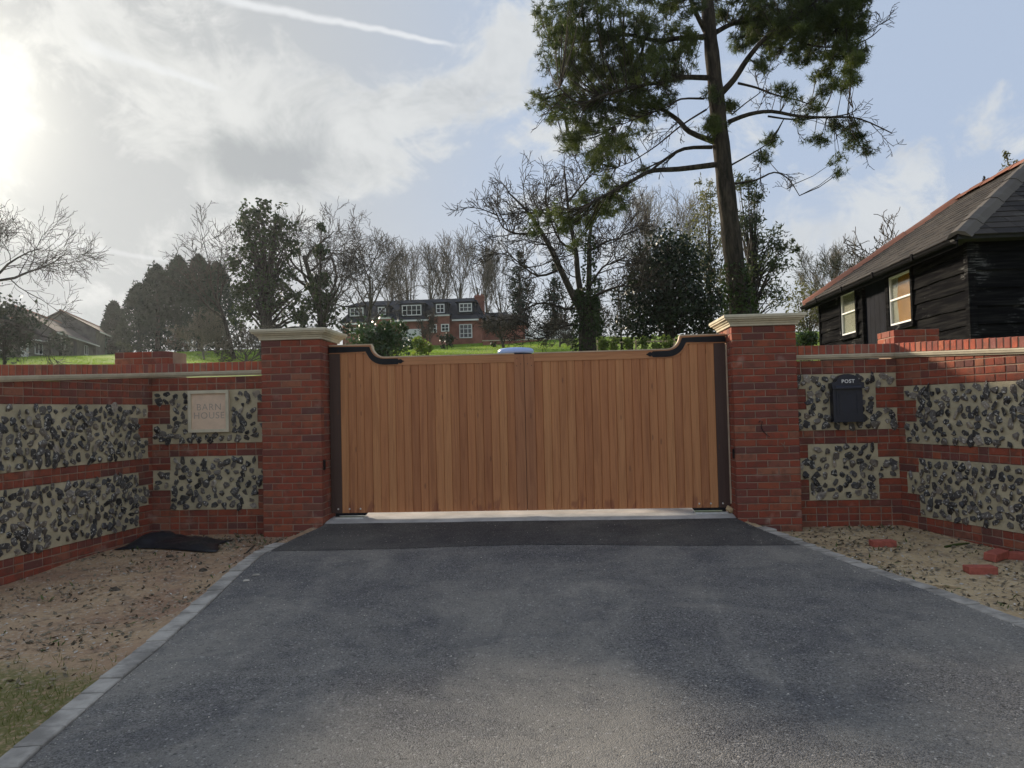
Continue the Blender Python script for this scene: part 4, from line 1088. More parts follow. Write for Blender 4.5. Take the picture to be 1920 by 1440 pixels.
MAT['scrub'] = mat_leaf('scrub_leaf', (.075, .075, .030), (.17, .165, .070), 0.8, 0.3)
MAT['twig_brown'] = mat_plain('brown_twig', (.085, .062, .046), .95, .3, 1.0, .1)

class Wood:
    def __init__(self): self.V = []; self.F = []; self.n = 0
    def tube(self, pts, rad, k):
        P = np.asarray(pts, float); n = len(P); r = np.asarray(rad, float)
        T = np.empty_like(P); T[1:-1] = P[2:]-P[:-2]; T[0] = P[1]-P[0]; T[-1] = P[-1]-P[-2]
        T /= (np.linalg.norm(T, axis=1)[:, None]+1e-9)
        ref = np.array([.31, .95, .05]) if abs(T[0][1]) < .9 else np.array([1., 0, 0])
        S = np.cross(T, ref); S /= (np.linalg.norm(S, axis=1)[:, None]+1e-9); U = np.cross(S, T)
        a = np.arange(k)*2*math.pi/k
        ring = P[:, None, :] + (S[:, None, :]*np.cos(a)[None, :, None] + U[:, None, :]*np.sin(a)[None, :, None])*r[:, None, None]
        self.V.append(ring.reshape(-1, 3))
        i = np.arange(n-1)[:, None]*k; j = np.arange(k)[None, :]; j2 = (j+1) % k
        self.F.append(np.stack([(i+j).ravel(), (i+j2).ravel(), (i+k+j2).ravel(), (i+k+j).ravel()], 1) + self.n)
        self.n += n*k
    def build(self, name, mat, parent, org):
        if not self.V: return None
        return obj(name, npmesh(name, np.concatenate(self.V)-np.array(org), np.concatenate(self.F), mat, True), parent)
def norm(v): return v/(np.linalg.norm(v)+1e-9)
def rvec(R): return np.array([R.gauss(0, 1), R.gauss(0, 1), R.gauss(0, 1)])
def grow(ws, p, d, L, r, lev, P, R):
    """ws: list of Wood per level bucket"""
    ns = P['seg'][lev]; pts = [np.array(p)]; rad = [r]; d = norm(np.array(d, float)); end = P['end'][lev]
    dirs = [d]
    for i in range(ns):
        d = norm(d + rvec(R)*P['wig'][lev] + np.array([0, 0, P['up'][lev]]))
        pts.append(pts[-1] + d*L/ns); dirs.append(d); rad.append(max(r*(1-(1-end)*(i+1)/ns), P['rmin']))
    w = ws[0] if lev == 0 else ws[1]
    w.tube(pts, rad, P['k'][lev])
    if lev+1 >= len(P['n']): return pts
    n = P['n'][lev+1]; n = max(1, int(round(n*R.uniform(.75, 1.25))))
    for c in range(n):
        f = P['st'][lev+1] + (1-P['st'][lev+1])*((c+R.random())/n); f = min(f, .999)
        i = min(int(f*ns), ns-1); q = pts[i] + (pts[i+1]-pts[i])*(f*ns-i)
        ax_ = norm(np.cross(dirs[i+1], rvec(R))); an = P['ang'][lev+1]*R.uniform(.65, 1.3)
        nd = dirs[i+1]*math.cos(an) + ax_*math.sin(an)
        l = P['len'][lev+1]*R.uniform(.7, 1.25)*(1-.35*f if lev > 0 else 1-.25*f)*P['H']
        grow(ws, q, nd, l, max(rad[i]*P['rr'][lev+1], P['rmin']), lev+1, P, R)
    return pts
def base_at(u, D):
    q = atD(u, 640, D); return np.array([q[0], q[1], G(q[0], q[1])])
def spread(P, **kw):
    P = dict(P); P.update(kw); return P
OAK = dict(n=[1, 7, 7, 6, 5], seg=[6, 6, 5, 4, 3], wig=[.07, .17, .2, .22, .24], up=[.03, .06, .05, .05, .05], end=[.45, .3, .3, .4, .6], k=[8, 6, 4, 3, 3],
           st=[0, .28, .22, .2, .15], ang=[0, .85, .75, .7, .65], len=[.62, .50, .27, .15, .075], rr=[1, .55, .5, .5, .6], rmin=.012)
FAN = dict(n=[1, 6, 6, 6, 4], seg=[7, 7, 6, 4, 3], wig=[.04, .07, .10, .14, .18], up=[.05, .12, .09, .06, .05], end=[.4, .3, .3, .4, .6], k=[8, 5, 4, 3, 3],
           st=[0, .15, .2, .2, .2], ang=[0, .42, .42, .45, .5], len=[.75, .60, .30, .16, .08], rr=[1, .55, .5, .5, .6], rmin=.014)
def bare_tree(name, label, u, D, vtop, P, seed, rb, bark, group=None, lean=(0, 0), twig=None, link=True):
    b = base_at(u, D); ztop = atD(u, vtop, D)[2]; H = float(ztop-b[2])
    P = dict(P); P['H'] = H; P['rmin'] = max(P['rmin'], D/1441*.36)
    R = random.Random(seed); ws = [Wood(), Wood()]
    t = thing(name, label, 'tree', tuple(b), 0, group)
    grow(ws, b-np.array([0, 0, .3]), (lean[0], lean[1], 1), P['len'][0]*H, rb, 0, P, R)
    # scale so that the crown really tops out where the photograph has it
    top = max(v[:, 2].max() for v in ws[1].V) if ws[1].V else b[2]+H
    s = H/(top-b[2])
    for w in ws:
        w.V = [b + (v-b)*np.array([s, s, s]) for v in w.V]
    ws[0].build('trunk', bark, t, b); ws[1].build('branches', twig or bark, t, b)
    return t, b, H
def blob_points(blobs, D, R, per=1.0, clump=.22, squash=1.0, depth=1.0):
    """blobs: (u, v, radius px, count) -> points in world space in clumps"""
    out = []; cl = []
    for u, v, r, n in blobs:
        c = atD(u, v, D); rm = r*D/F_PX
        K = max(3, int(n*per/26))
        cc = R.normal(size=(K, 3)); cc /= np.linalg.norm(cc, axis=1)[:, None]; cc *= (R.random(K)**.45)[:, None]*rm*.92
        cc[:, 2] *= squash; cc[:, 1] *= depth
        idx = R.integers(0, K, int(n*per))
        pts = c + cc[idx] + R.normal(size=(int(n*per), 3))*rm*clump
        out.append(pts); cl.append(c+cc)
    return np.concatenate(out), np.concatenate(cl)
def leaf_mesh(name, pts, size, mat, R, org, aspect=.6, up=0.0):
    n = len(pts); a = R.normal(size=(n, 3)); a[:, 2] += up; a /= np.linalg.norm(a, axis=1)[:, None]
    b = np.cross(a, R.normal(size=(n, 3))); b /= np.linalg.norm(b, axis=1)[:, None]+1e-9
    s = size*R.uniform(.6, 1.35, n)[:, None]; c = np.cross(a, b)*s*.12
    V = np.stack([pts-a*s*.5, pts+b*s*aspect*.5+c, pts+a*s*.5, pts-b*s*aspect*.5+c], 1).reshape(-1, 3) - np.array(org)
    return npmesh(name, V, np.arange(4*n).reshape(-1, 4), mat)
def leafy(name, label, cat, u, D, blobs, size, mat, seed, per=1.0, trunk=None, bark=None, group=None, squash=1.0, clump=.22, aspect=.6, up=0.0, crown='crown', depth=1.0):
    R = np.random.default_rng(seed); Rr = random.Random(seed); b = base_at(u, D)
    t = thing(name, label, cat, tuple(b), 0, group)
    pts, cl = blob_points(blobs, D, R, per, clump, squash, depth)
    pts = pts[pts[:, 2] > b[2]-.3]
    obj(crown, leaf_mesh(crown, pts, size, mat, R, b, aspect, up), t)
    w = Wood(); r0 = trunk or .06
    topz = max(p[2] for p in cl); mid = np.array([b[0], b[1], b[2]+(topz-b[2])*.55])
    w.tube([b-np.array([0, 0, .3]), (b+mid)/2, mid], [r0, r0*.8, r0*.55], 7)
    for c in cl[::max(1, len(cl)//70)]:
        f = Rr.uniform(.25, 1.0); s0 = b + (mid-b)*f
        w.tube([s0, s0*.5+c*.5+np.array([0, 0, .05*np.linalg.norm(c-s0)]), c], [max(r0*.28, D/1441*.3), max(r0*.16, D/1441*.3), D/1441*.25], 3)
    w.build('trunk', bark or MAT['bark_dark'], t, b)
    return t

# --- the tall pine, limb by limb
PD = 22.0
def pxp(L, D=PD, dep=0.0, seed=0):
    n = len(L); return [atD(u, v, D) + np.array([0, 1, 0])*dep*(i/(n-1))**1.3 for i, (u, v) in enumerate(L)]
def smooth(pts, m=3):
    P = [np.array(p) for p in pts]; out = []
    for i in range(len(P)-1):
        p0, p1, p2, p3 = P[max(i-1, 0)], P[i], P[i+1], P[min(i+2, len(P)-1)]
        for s in range(m):
            t = s/m; out.append(.5*((2*p1) + (-p0+p2)*t + (2*p0-5*p1+4*p2-p3)*t*t + (-p0+3*p1-3*p2+p3)*t**3))
    out.append(P[-1]); return out
def limb(w, pts, r0, r1, k=6, m=3):
    S_ = smooth(pts, m); w.tube(S_, np.linspace(r0, r1, len(S_)), k); return S_
pb_ = base_at(1392, PD)
pine = thing('pine_tree', 'tall pine tree with broad dark crown behind the post box pillar', 'tree', tuple(pb_))
tw_, lw_ = Wood(), Wood()
tp = [pb_-np.array([0, 0, .4])] + pxp([(1389, 590), (1378, 500), (1364, 380), (1352, 270), (1340, 150), (1330, 50), (1322, -60), (1316, -180), (1312, -300)])
tr_s = smooth(tp, 4); tw_.tube(tr_s, np.interp(np.linspace(0, 1, len(tr_s)), [0, .12, .4, .7, 1], [.41, .31, .245, .18, .09])*np.array([1+.05*math.sin(i*2.1) for i in range(len(tr_s))]), 14)
LIMBS = [([(1339,309),(1271,321),(1219,330),(1185,352),(1147,379),(1110,405),(1084,431)], .085, .03, -2.0),
         ([(1335,276),(1282,281),(1245,304),(1215,330)], .06, .035, -.4),
         ([(1339,266),(1294,244),(1275,218),(1245,191),(1219,176),(1170,161),(1100,158),(1040,170)], .085, .02, 1.6),
         ([(1330,146),(1275,150),(1245,165),(1222,176),(1170,195),(1121,218),(1084,240),(1050,225)], .085, .02, -2.2),
         ([(1330,69),(1279,69),(1230,71),(1170,56),(1102,68),(1030,60)], .09, .02, .5),
         ([(1322,58),(1301,30),(1282,0),(1255,-40),(1200,-70)], .075, .02, -1.5),
         ([(1354,173),(1376,150),(1399,116),(1429,83),(1478,49),(1523,22),(1560,-10)], .10, .03, -1.0),
         ([(1340,62),(1373,38),(1410,19),(1440,0),(1480,-40)], .085, .03, 1.5),
         ([(1365,229),(1402,218),(1440,218),(1485,233),(1530,242),(1579,251),(1631,285)], .07, .014, -1.5),
         ([(1384,156),(1421,161),(1459,169),(1515,176),(1562,188)], .04, .012, .8),
         ([(1372,309),(1406,293),(1444,274)], .028, .012, -.6),
         ([(1376,345),(1421,334),(1459,315),(1492,323),(1519,349)], .035, .01, 1.0),
         ([(1470,52),(1500,86),(1560,101),(1605,97),(1625,85)], .035, .01, -1.0),
         ([(1530,20),(1570,50),(1600,30),(1625,5)], .03, .012, .5),
         ([(1325,205),(1280,230),(1235,262),(1190,285),(1160,290)], .03, .01, 1.2),
         ([(1320,185),(1275,190),(1250,210),(1200,235),(1150,262)], .035, .01, -1.0),
         ([(1440,218),(1490,222),(1550,215),(1600,205),(1612,190)], .03, .01, .5),
         ([(1372,215),(1400,190),(1430,165),(1440,150)], .022, .01, .6)]
nodes_ = []
RP = random.Random(5)
PT = dict(n=[1, 5, 4], seg=[4, 4, 3], wig=[.15, .2, .25], up=[.0, .02, .03], end=[.4, .4, .6], k=[4, 3, 3], st=[0, .2, .2], ang=[0, .8, .8], len=[1, .28, .14], rr=[1, .55, .6], rmin=.0075, H=1.7)
for L, r0, r1, dep in LIMBS:
    S_ = limb(lw_, pxp(L, PD, dep), r0, r1)
    nodes_ += S_
    for i in range(4, len(S_)-1, 2):                              # bare side twigs
        if RP.random() < .55:
            d = norm(S_[i+1]-S_[i]); nd = norm(d*.6 + rvec(RP)*.6 + np.array([0, 0, -.15]))
            grow([lw_, lw_], S_[i], nd, RP.uniform(.5, 1.3), r1*.8, 0, PT, RP)
NB = np.array(nodes_)
PBL = [(1040,45,42,95),(1090,30,60,210),(1160,30,70,250),(1235,20,60,190),(1290,25,40,90),(1060,100,50,150),(1120,105,62,240),(1190,105,62,230),(1255,105,45,130),(1085,165,55,170),(1150,165,62,230),(1215,150,50,170),(1275,120,30,50),
       (1040,200,36,85),(1085,225,45,140),(1140,225,52,170),(1195,215,42,110),(1075,260,26,50),(1135,272,36,75),(1175,262,30,55),(1110,295,16,20),(1245,190,30,50),(1010,185,16,18),(1010,30,22,26),
       (1410,15,42,95),(1460,20,48,120),(1520,10,52,150),(1580,10,45,110),(1620,0,26,36),(1480,65,40,90),(1540,65,45,110),(1590,60,30,50),(1570,110,34,55),(1600,135,26,34),(1575,165,20,22),(1445,75,22,26),(1500,110,22,22),
       (1380,85,18,22),(1355,20,24,36),(1300,70,24,32),(1345,235,24,46),(1372,192,14,18),(1330,180,16,16),
       (1520,200,16,10),(1560,225,20,14),(1600,262,22,20),(1622,282,14,12),(1570,300,9,6),(1575,318,8,5),(1445,275,18,22),(1425,300,10,8),(1618,92,10,8),(1470,165,16,12),(1540,262,18,14),(1430,40,34,60),(1500,40,40,80),(1555,35,36,70),(1605,60,24,34),(1585,95,26,36),(1545,130,24,28),(1610,110,16,16),(1590,245,18,16),(1500,225,14,9),(1480,190,14,9),(1430,120,18,20),(1400,60,22,26),(1550,170,18,14),
       (1150,372,30,48),(1118,395,34,60),(1085,425,30,55),(1060,400,22,26),(1130,340,20,18),(1110,320,14,12),(1205,318,12,12),(1015,402,20,24),(1000,430,16,16),(1075,460,18,18),(1165,350,16,16),(1100,365,20,20)]
Rn = np.random.default_rng(3)
tuft_c, tuft_d = [], []
for u, v, r, n in PBL:
    dep = Rn.normal()*.8; rm = r*PD/F_PX; c = atD(u, v, PD+dep)
    K = max(3, n//4)
    cc = Rn.normal(size=(K, 3)); cc /= np.linalg.norm(cc, axis=1)[:, None]; cc *= (Rn.random(K)**.4)[:, None]*rm
    cc[:, 1] *= 1.5; cc = c + cc
    for q in cc:
        j = np.argmin(((NB-q)**2).sum(1)); s0 = NB[j]; m_ = (s0+q)/2 + np.array([0, 0, -.06*np.linalg.norm(q-s0)])
        lw_.tube([s0, m_, q], [.015, .011, .007], 3)
        od = norm(q-s0)
        for k in range(int(n*(4.2 if u > 1330 else 2.4)/K)+1):
            o = Rn.normal(size=3)*np.array([.09, .09, .065]); dd = norm(od*.7 + Rn.normal(size=3)*.6 + np.array([0, 0, .35]))
            tuft_c.append(q+o); tuft_d.append(dd)
tuft_c = np.array(tuft_c); tuft_d = np.array(tuft_d); NN = 13
def needle_mesh(name, C_, D_, NN, ln, wd, mat, org, R):
    n = len(C_); base = np.repeat(C_, NN, 0); dr = np.repeat(D_, NN, 0)
    v = dr*.75 + R.normal(size=base.shape)*.62; v /= np.linalg.norm(v, axis=1)[:, None]
    s = np.cross(v, R.normal(size=base.shape)); s /= np.linalg.norm(s, axis=1)[:, None]+1e-9
    st = base - dr*R.uniform(0, .10, len(base))[:, None]
    l = ln*R.uniform(.7, 1.2, len(base))[:, None]
    V = np.stack([st-s*wd*.5, st+s*wd*.5, st+v*l], 1).reshape(-1, 3)-np.array(org)
    return npmesh(name, V, np.arange(3*len(base)).reshape(-1, 3), mat)
obj('needles', needle_mesh('needles', tuft_c, tuft_d, NN, .17, .016, MAT['needles'], pb_, Rn), pine)
tw_.build('trunk', MAT['bark_pine'], pine, pb_); lw_.build('limbs', MAT['bark_pine'], pine, pb_)
def ivy_sleeve(parent, org, pts, radii, n, size, seed, mat):
    R = np.random.default_rng(seed); P = np.array(pts); k = R.random(n)*(len(P)-1); i = k.astype(int).clip(0, len(P)-2); f = (k-i)[:, None]
    c = P[i]*(1-f) + P[i+1]*f; r = np.interp(k, np.arange(len(P)), radii)
    a = R.random(n)*2*math.pi; rr = r*R.uniform(.8, 1.35, n)
    pt = c + np.stack([np.cos(a)*rr, np.sin(a)*rr, R.normal(size=n)*.05], 1)
    return obj('ivy', leaf_mesh('ivy', pt, size, mat, R, org, .8), parent)
ivy_sleeve(pine, pb_, [pb_, atD(1390, 590, PD), atD(1384, 540, PD), atD(1378, 490, PD)], [.52, .42, .34, .22], 1500, .10, 8, MAT['ivy'])

# --- ivy-trunked bare tree behind the gate
TD = 32.0
b = base_at(1103, TD)
t = thing('bare_tree', 'spreading bare tree with thick ivy round its trunk behind the gate', 'tree', tuple(b))
w0, w1 = Wood(), Wood(); RT = random.Random(31)
sub = spread(OAK, n=[1, 6, 6, 5], seg=[5, 5, 4, 3], wig=[.12, .2, .22, .25], up=[.04, .06, .05, .03], end=[.3, .35, .4, .6], k=[5, 4, 3, 3], st=[0, .2, .2, .15], ang=[0, .8, .7, .65], len=[1, .42, .24, .13], rr=[1, .5, .5, .6], rmin=.0105, H=4.4)
w0.tube(smooth([b-np.array([0, 0, .3]), atD(1101, 640, TD), atD(1100, 600, TD), atD(1098, 560, TD)], 3), np.linspace(.40, .30, 10), 9)
for L, r0, r1, dep in [([(1098,600),(1072,550),(1050,505),(1030,465),(1012,435),(990,405),(955,372)], .17, .03, -1), ([(1096,590),(1084,520),(1080,470),(1068,410),(1062,350),(1058,305)], .15, .02, .5),
                       ([(1103,590),(1105,500),(1106,440),(1118,390),(1140,350)], .14, .025, 1.0), ([(1012,435),(975,440),(945,430),(930,400)], .06, .012, -.5), ([(1050,505),(1010,520),(975,500),(950,480)], .06, .012, -1.5),
                       ([(1098,575),(1060,580),(1020,570),(985,585),(960,610)], .07, .012, -1.0), ([(1106,560),(1140,545),(1170,540),(1195,550)], .07, .012, -1.), ([(1068,420),(1040,400),(1010,395),(985,385)], .06, .012, .5),
                       ([(1106,470),(1140,450),(1165,440),(1180,420)], .06, .012, 1.), ([(1098,610),(1060,612),(1030,630),(1010,645)], .05, .012, -1.), ([(1080,470),(1050,450),(1030,400),(1020,360)], .06, .012, .8), ([(1064,380),(1090,350),(1110,330),(1130,310)], .05, .012, -.5), ([(1104,540),(1130,500),(1150,490),(1172,478)], .06, .012, .8)]:
    S_ = limb(w0 if r0 > .1 else w1, pxp(L, TD, dep), r0, r1)
    m = len(S_); n_ch = 11 if r0 > .1 else 8
    for c in range(n_ch):
        i = min(int((.25+.75*(c+RT.random())/n_ch)*(m-1)), m-2); d = norm(S_[i+1]-S_[i])
        nd = norm(d*.7 + rvec(RT)*.65 + np.array([0, 0, .15]))
        grow([w1, w1], S_[i], nd, RT.uniform(.7, 1.9), max(.028, r1*.8), 1, sub, RT)
w0.build('trunk', MAT['bark_dark'], t, b); w1.build('branches', MAT['bark_dark'], t, b)
ivy_sleeve(t, b, [b, atD(1102, 620, TD), atD(1099, 575, TD), atD(1092, 545, TD)], [.62, .55, .48, .28], 2300, .12, 9, MAT['ivy'])
ivy_sleeve(t, b, [atD(1104, 580, TD), atD(1105, 500, TD), atD(1106, 440, TD)], [.3, .24, .15], 500, .11, 10, MAT['ivy'])

# --- evergreens right of centre
leafy('holm_oak', 'dark rounded evergreen oak behind the right gate leaf', 'tree', 1255, 36, [(1255,470,50,1100),(1225,500,50,900),(1290,500,52,1000),(1250,540,70,1700),(1195,560,45,800),(1310,560,50,1000),(1215,600,60,1100),(1280,605,65,1300),(1335,610,40,700),(1180,620,35,500),(1190,530,28,350),(1345,560,26,300)], .19, MAT['holm'], 41, 1.15, .3)
leafy('pine_tree', 'smaller dark pine standing behind the tall pine trunk', 'tree', 1415, 46, [(1395,345,26,300),(1420,370,24,240),(1410,410,34,420),(1430,450,36,420),(1465,465,26,240),(1488,462,14,90),(1425,500,40,420),(1470,500,26,180),(1440,550,44,450),(1405,590,40,400),(1380,430,26,200)], .30, MAT['needles_far'], 42, 1.0, .22, squash=.7, aspect=.28)
leafy('scrub_tree', 'olive tinted scrubby tree between the evergreen oak and the tall pine', 'tree', 1335, 58, [(1330,380,34,300),(1320,430,46,480),(1350,440,40,380),(1330,500,50,450),(1300,470,30,200),(1355,520,40,330),(1320,350,20,100)], .32, MAT['scrub'], 43, 1.0, .16, aspect=.3)
for k, (u, D, vt, P, rb, bark, lab) in enumerate([
    (1238, 74, 338, FAN, .20, MAT['bark_pale'], 'pale bare tree rising behind the evergreen oak'),
    (1572, 52, 440, FAN, .18, MAT['bark_pale'], 'fuzzy pale bare tree beyond the end of the black barn'),
    (1516, 40, 500, FAN, .10, MAT['bark_pale'], 'twiggy pale bare tree between the pillar and the black barn'),
    (1640, 66, 470, FAN, .14, MAT['bark_pale'], 'pale bare tree low behind the red tiled barn hip')]):
    PP = spread(P, n=[1, 9, 8, 7, 5], st=[0, .12, .15, .2, .2], ang=[0, .62, .5, .5, .55], len=[.6, .66, .34, .18, .09]) if k in (0, 1, 3) else P
    bare_tree('bare_tree', lab, u, D, vt, PP, 60+k, rb, bark)
leafy('scrub', 'low olive green scrub between the pillar and the black barn', 'shrub', 1515, 34, [(1510,560,34,380),(1540,590,34,380),(1500,610,36,420),(1555,560,20,130),(1525,630,40,420)], .16, MAT['scrub'], 44, 1.0, .05, aspect=.35)
leafy('hedge_plant', 'leafy green hedge plant peeping over the wall beside the right pillar', 'shrub', 1512, 11.0, [(1508,632,20,420),(1525,640,14,220),(1498,642,14,180)], .05, MAT['laurel'], 45, 1.0, .03)
leafy('twiggy_shrub', 'brown twiggy thicket between the ivy trunk and the evergreen oak', 'shrub', 1165, 44, [(1160,540,36,300),(1150,590,40,380),(1185,500,26,150),(1140,620,40,320)], .30, MAT['twig_brown'], 46, 1.1, .06, aspect=.10)

# --- centre and left background
for k, (u, vt) in enumerate([(975, 455), (1040, 478), (1120, 500)]):
    leafy('dark_conifer', ['dark drooping conifer beside the house chimney side', 'dark drooping conifer behind the ivy trunked tree', 'dark drooping conifer left of the evergreen oak'][k], 'tree', u, 86,
          [(u, vt+25+i*26, 10+i*5.2, 110+i*60) for i in range(6)], .62, MAT['conifer'], 70+k, 1.0, .25, aspect=.22, group='drooping conifers behind the gate')
ROW = [(748, 462, 104), (778, 440, 112), (808, 430, 106), (838, 426, 112), (866, 428, 105), (893, 428, 113), (918, 434, 106), (944, 446, 111)]
labs = ['tall bare tree at the end of the row behind the house dormers', 'tall bare tree in the row behind the house roof']
first = None
for k, (u, vt, D) in enumerate(ROW):
    bare_tree('bare_tree', 'tall bare tree in the close row behind the house', u, D, vt, spread(FAN, n=[1, 6, 6, 5, 4], st=[0, .3, .25, .2, .2], ang=[0, .34, .36, .42, .5]), 80+k, .34, MAT['bark'], 'bare trees in the row behind the house', link=True)
# ivy-clad tree on the left
leafy('ivy_tree', 'tall tree smothered in ivy above the plaque pillar', 'tree', 500, 55, [(480,400,30,420),(510,408,30,420),(470,430,40,560),(520,440,40,520),(495,470,45,700),(455,488,30,330),(545,470,26,260),(490,520,50,800),(455,545,34,420),(530,530,40,500),(500,570,55,900),(460,590,34,380),(550,570,34,360),(580,540,20,150),(570,600,40,420)], .30, MAT['ivy'], 47, .78, .5, clump=.16)
bare_tree('bare_tree', 'bare limbed tree leaning out left of the ivy smothered tree', 440, 57, 388, spread(OAK, n=[1, 5, 5, 5, 4], st=[0, .5, .25, .2, .15], ang=[0, 1.0, .8, .7, .65]), 91, .2, MAT['bark_dark'], None, (-.28, 0))
bare_tree('bare_tree', 'bare tree with crooked crown right of the ivy smothered tree', 612, 55, 352, spread(OAK, n=[1, 9, 7, 6, 5], st=[0, .2, .22, .2, .15]), 92, .30, MAT['bark_dark'])
bare_tree('bare_tree', 'slighter bare tree standing left of the house roof', 690, 62, 385, spread(OAK, n=[1, 8, 7, 6, 5], st=[0, .25, .22, .2, .15]), 93, .22, MAT['bark'])
leafy('ivy_tree', 'slender ivy covered tree beside the crooked bare tree', 'tree', 600, 54, [(600,425,14,90),(598,470,18,150),(600,520,24,240),(610,560,28,280),(590,590,36,320),(640,600,30,200)], .30, MAT['ivy'], 48, 1.0, .2)
# conifers further left
CLAB = ['low dark conifer at the end of the clump beside the last bungalow', 'dark conifer beside the low end conifer of the clump', 'broad dark conifer in the middle of the clump', 'tallest dark conifer of the hillside clump', 'dark conifer of the clump closest to the ivy smothered tree', 'small dark conifer standing apart by the last bungalow']
def conifer(u, vt, vb, wpx, D, label, seed):
    R = np.random.default_rng(seed); b = base_at(u, D); top = atD(u, vt, D); H = top[2]-b[2]; rm = wpx*D/F_PX
    t = thing('conifer', label, 'tree', tuple(b), 0, 'dark conifers on the hillside')
    n = 3600; h = R.random(n)**.75; ht = h*H
    prof = np.where(h < .12, .75+h*2, (1-h)**.55*1.06)
    a = R.random(n)*2*math.pi; lob = 1+.16*np.sin(a*5+h*9)+.10*np.sin(a*11-h*17)
    r = rm*1.3*prof*lob*R.random(n)**.28
    pts = np.stack([b[0]+np.cos(a)*r, b[1]+np.sin(a)*r, b[2]+ht], 1)
    # feathery upright tips
    m = 26; ta = R.random(m)*2*math.pi; th = R.uniform(.35, .97, m); trr = rm*1.3*((1-th)**.55)*.98
    tip = np.concatenate([np.stack([b[0]+np.cos(ta)*trr, b[1]+np.sin(ta)*trr, b[2]+th*H+H*.018*j], 1)+R.normal(size=(m, 3))*.10 for j in range(6)])
    obj('crown', leaf_mesh('crown', np.concatenate([pts, tip]), .62, MAT['conifer'], R, b, .24, .9), t)
    w = Wood(); w.tube([b-np.array([0, 0, .3]), b+np.array([0, 0, H*.5]), b+np.array([0, 0, H*.95])], [.28, .18, .03], 7); w.build('trunk', MAT['bark_dark'], t, b)
for k, (u, vt, wpx, D) in enumerate([(262, 532, 34, 84), (296, 497, 38, 80), (336, 480, 42, 83), (374, 478, 40, 79), (408, 492, 38, 82), (214, 566, 24, 92)]):
    conifer(u, vt, 655, wpx, D, CLAB[k], 110+k)
# spreading bare tree at the far left with dark shrubs under it
bare_tree('bare_tree', 'wide spreading bare tree above the grey bungalow with white door', -25, 47, 352, spread(OAK, n=[1, 9, 8, 7, 5], ang=[0, 1.0, .8, .75, .7], len=[.55, .60, .30, .16, .08], up=[.02, .02, .03, .03, .03]), 95, .34, MAT['bark_dark'], None, (.06, 0))
leafy('dark_shrub', 'dark evergreen shrub under the wide bare tree', 'shrub', 8, 50, [(0,590,46,800),(30,615,40,560),(-20,640,50,600),(48,640,26,240)], .26, MAT['holm'], 49, 1.0, .1)
leafy('garden_shrub', 'dark shrub growing against the middle bungalow', 'shrub', 112, 66, [(112,640,22,260),(125,652,14,120)], .28, MAT['holm'], 50, 1.0, .06)
leafy('garden_shrub', 'mid green shrub at the foot of the last bungalow', 'shrub', 238, 80, [(236,648,14,160),(252,652,12,120)], .3, MAT['ivy'], 51, 1.0, .06)
# small orchard trees on the lawn
ORL = ['small grey orchard tree on the lawn below the conifers', 'low twiggy orchard tree beside the plaque pillar', 'thin pale tree in front of the house garage', 'round headed fruit tree on the lawn below the house', 'thin bare tree on the lawn by the ivy trunk']
for k, (u, D, vt, rb, P) in enumerate([(383, 58, 572, .09, OAK), (462, 42, 598, .08, OAK), (806, 56, 572, .08, FAN), (945, 62, 580, .13, OAK), (1050, 60, 585, .09, OAK)]):
    PP = spread(P, n=[1, 8, 6, 6, 5], st=[0, .35, .2, .2, .15], ang=[0, 1.05, .8, .75, .7], len=[.45, .58, .33, .18, .09]) if P is OAK else P
    bare_tree('orchard_tree', ORL[k], u, D, vt, PP, 130+k, rb, MAT['bark'] if k != 0 else MAT['bark_pale'], 'small trees on the lawn')
leafy('brown_shrub', 'rounded brown twiggy shrub below the conifers', 'shrub', 328, 64, [(328,640,18,260),(345,645,12,110)], .36, MAT['twig_brown'], 52, 1.0, .05, aspect=.12)
leafy('laurel_shrub', 'dark green laurel showing above the swan neck of the plaque side gate', 'shrub', 705, 21, [(690,640,34,900),(725,620,26,520),(745,640,30,620),(670,655,26,420),(715,660,40,700),(755,610,12,90)], .10, MAT['laurel'], 53, 1.0, .06)
leafy('garden_shrub', 'yellow green leafy shrub beside the laurel behind the gate', 'shrub', 795, 24, [(790,648,16,200),(805,655,14,150),(775,655,16,160)], .11, MAT['young'], 54, 1.0, .04)
leafy('round_bush', 'small dark clipped bush on the lawn before the house', 'shrub', 838, 66, [(838,640,17,420)], .22, MAT['holm'], 55, 1.0, .05, clump=.16)
for k, (u, v) in enumerate([(925, 652), (1020, 648), (1042, 650), (1065, 646)]):
    leafy('garden_shrub', 'small leafy garden shrub at the foot of the terrace wall', 'shrub', u, 64, [(u, v, 10, 130)], .25, MAT['young'] if k else MAT['ivy'], 56+k, 1.0, .04, group='small shrubs below the terrace wall')
# young staked plants along a rail, seen over the right gate leaf
for k, u in enumerate((1128, 1152, 1178, 1203, 1228, 1250)):
    leafy('young_plant', 'young bushy plant in the row seen over the right gate leaf', 'shrub', u, 27, [(u, 642, 11, 130), (u+2, 650, 12, 130)], .11, MAT['young'], 160+k, 1.0, .025, group='young plants in a row behind the gate')
q0, q1 = base_at(1120, 27.5), base_at(1265, 27.5)
rl = thing('plant_rail', 'thin weathered rail on short stakes behind the young plants', 'fence', tuple(q0))
zr = atD(1190, 641, 27.5)[2]-q0[2]; dq = q1-q0; dq[2] = 0
MB().bar((0, 0, zr), (dq[0], dq[1], zr), .04, .05).build('rail', MAT['pale_wood'], rl)
for i in range(5):
    a = i/4; zb_ = G(q0[0]+dq[0]*a, q0[1]+dq[1]*a)-q0[2]
    MB().bar((dq[0]*a, dq[1]*a+.06, zb_-.2), (dq[0]*a, dq[1]*a+.06, zr+.10), .05).build('stake', MAT['pale_wood'], rl)
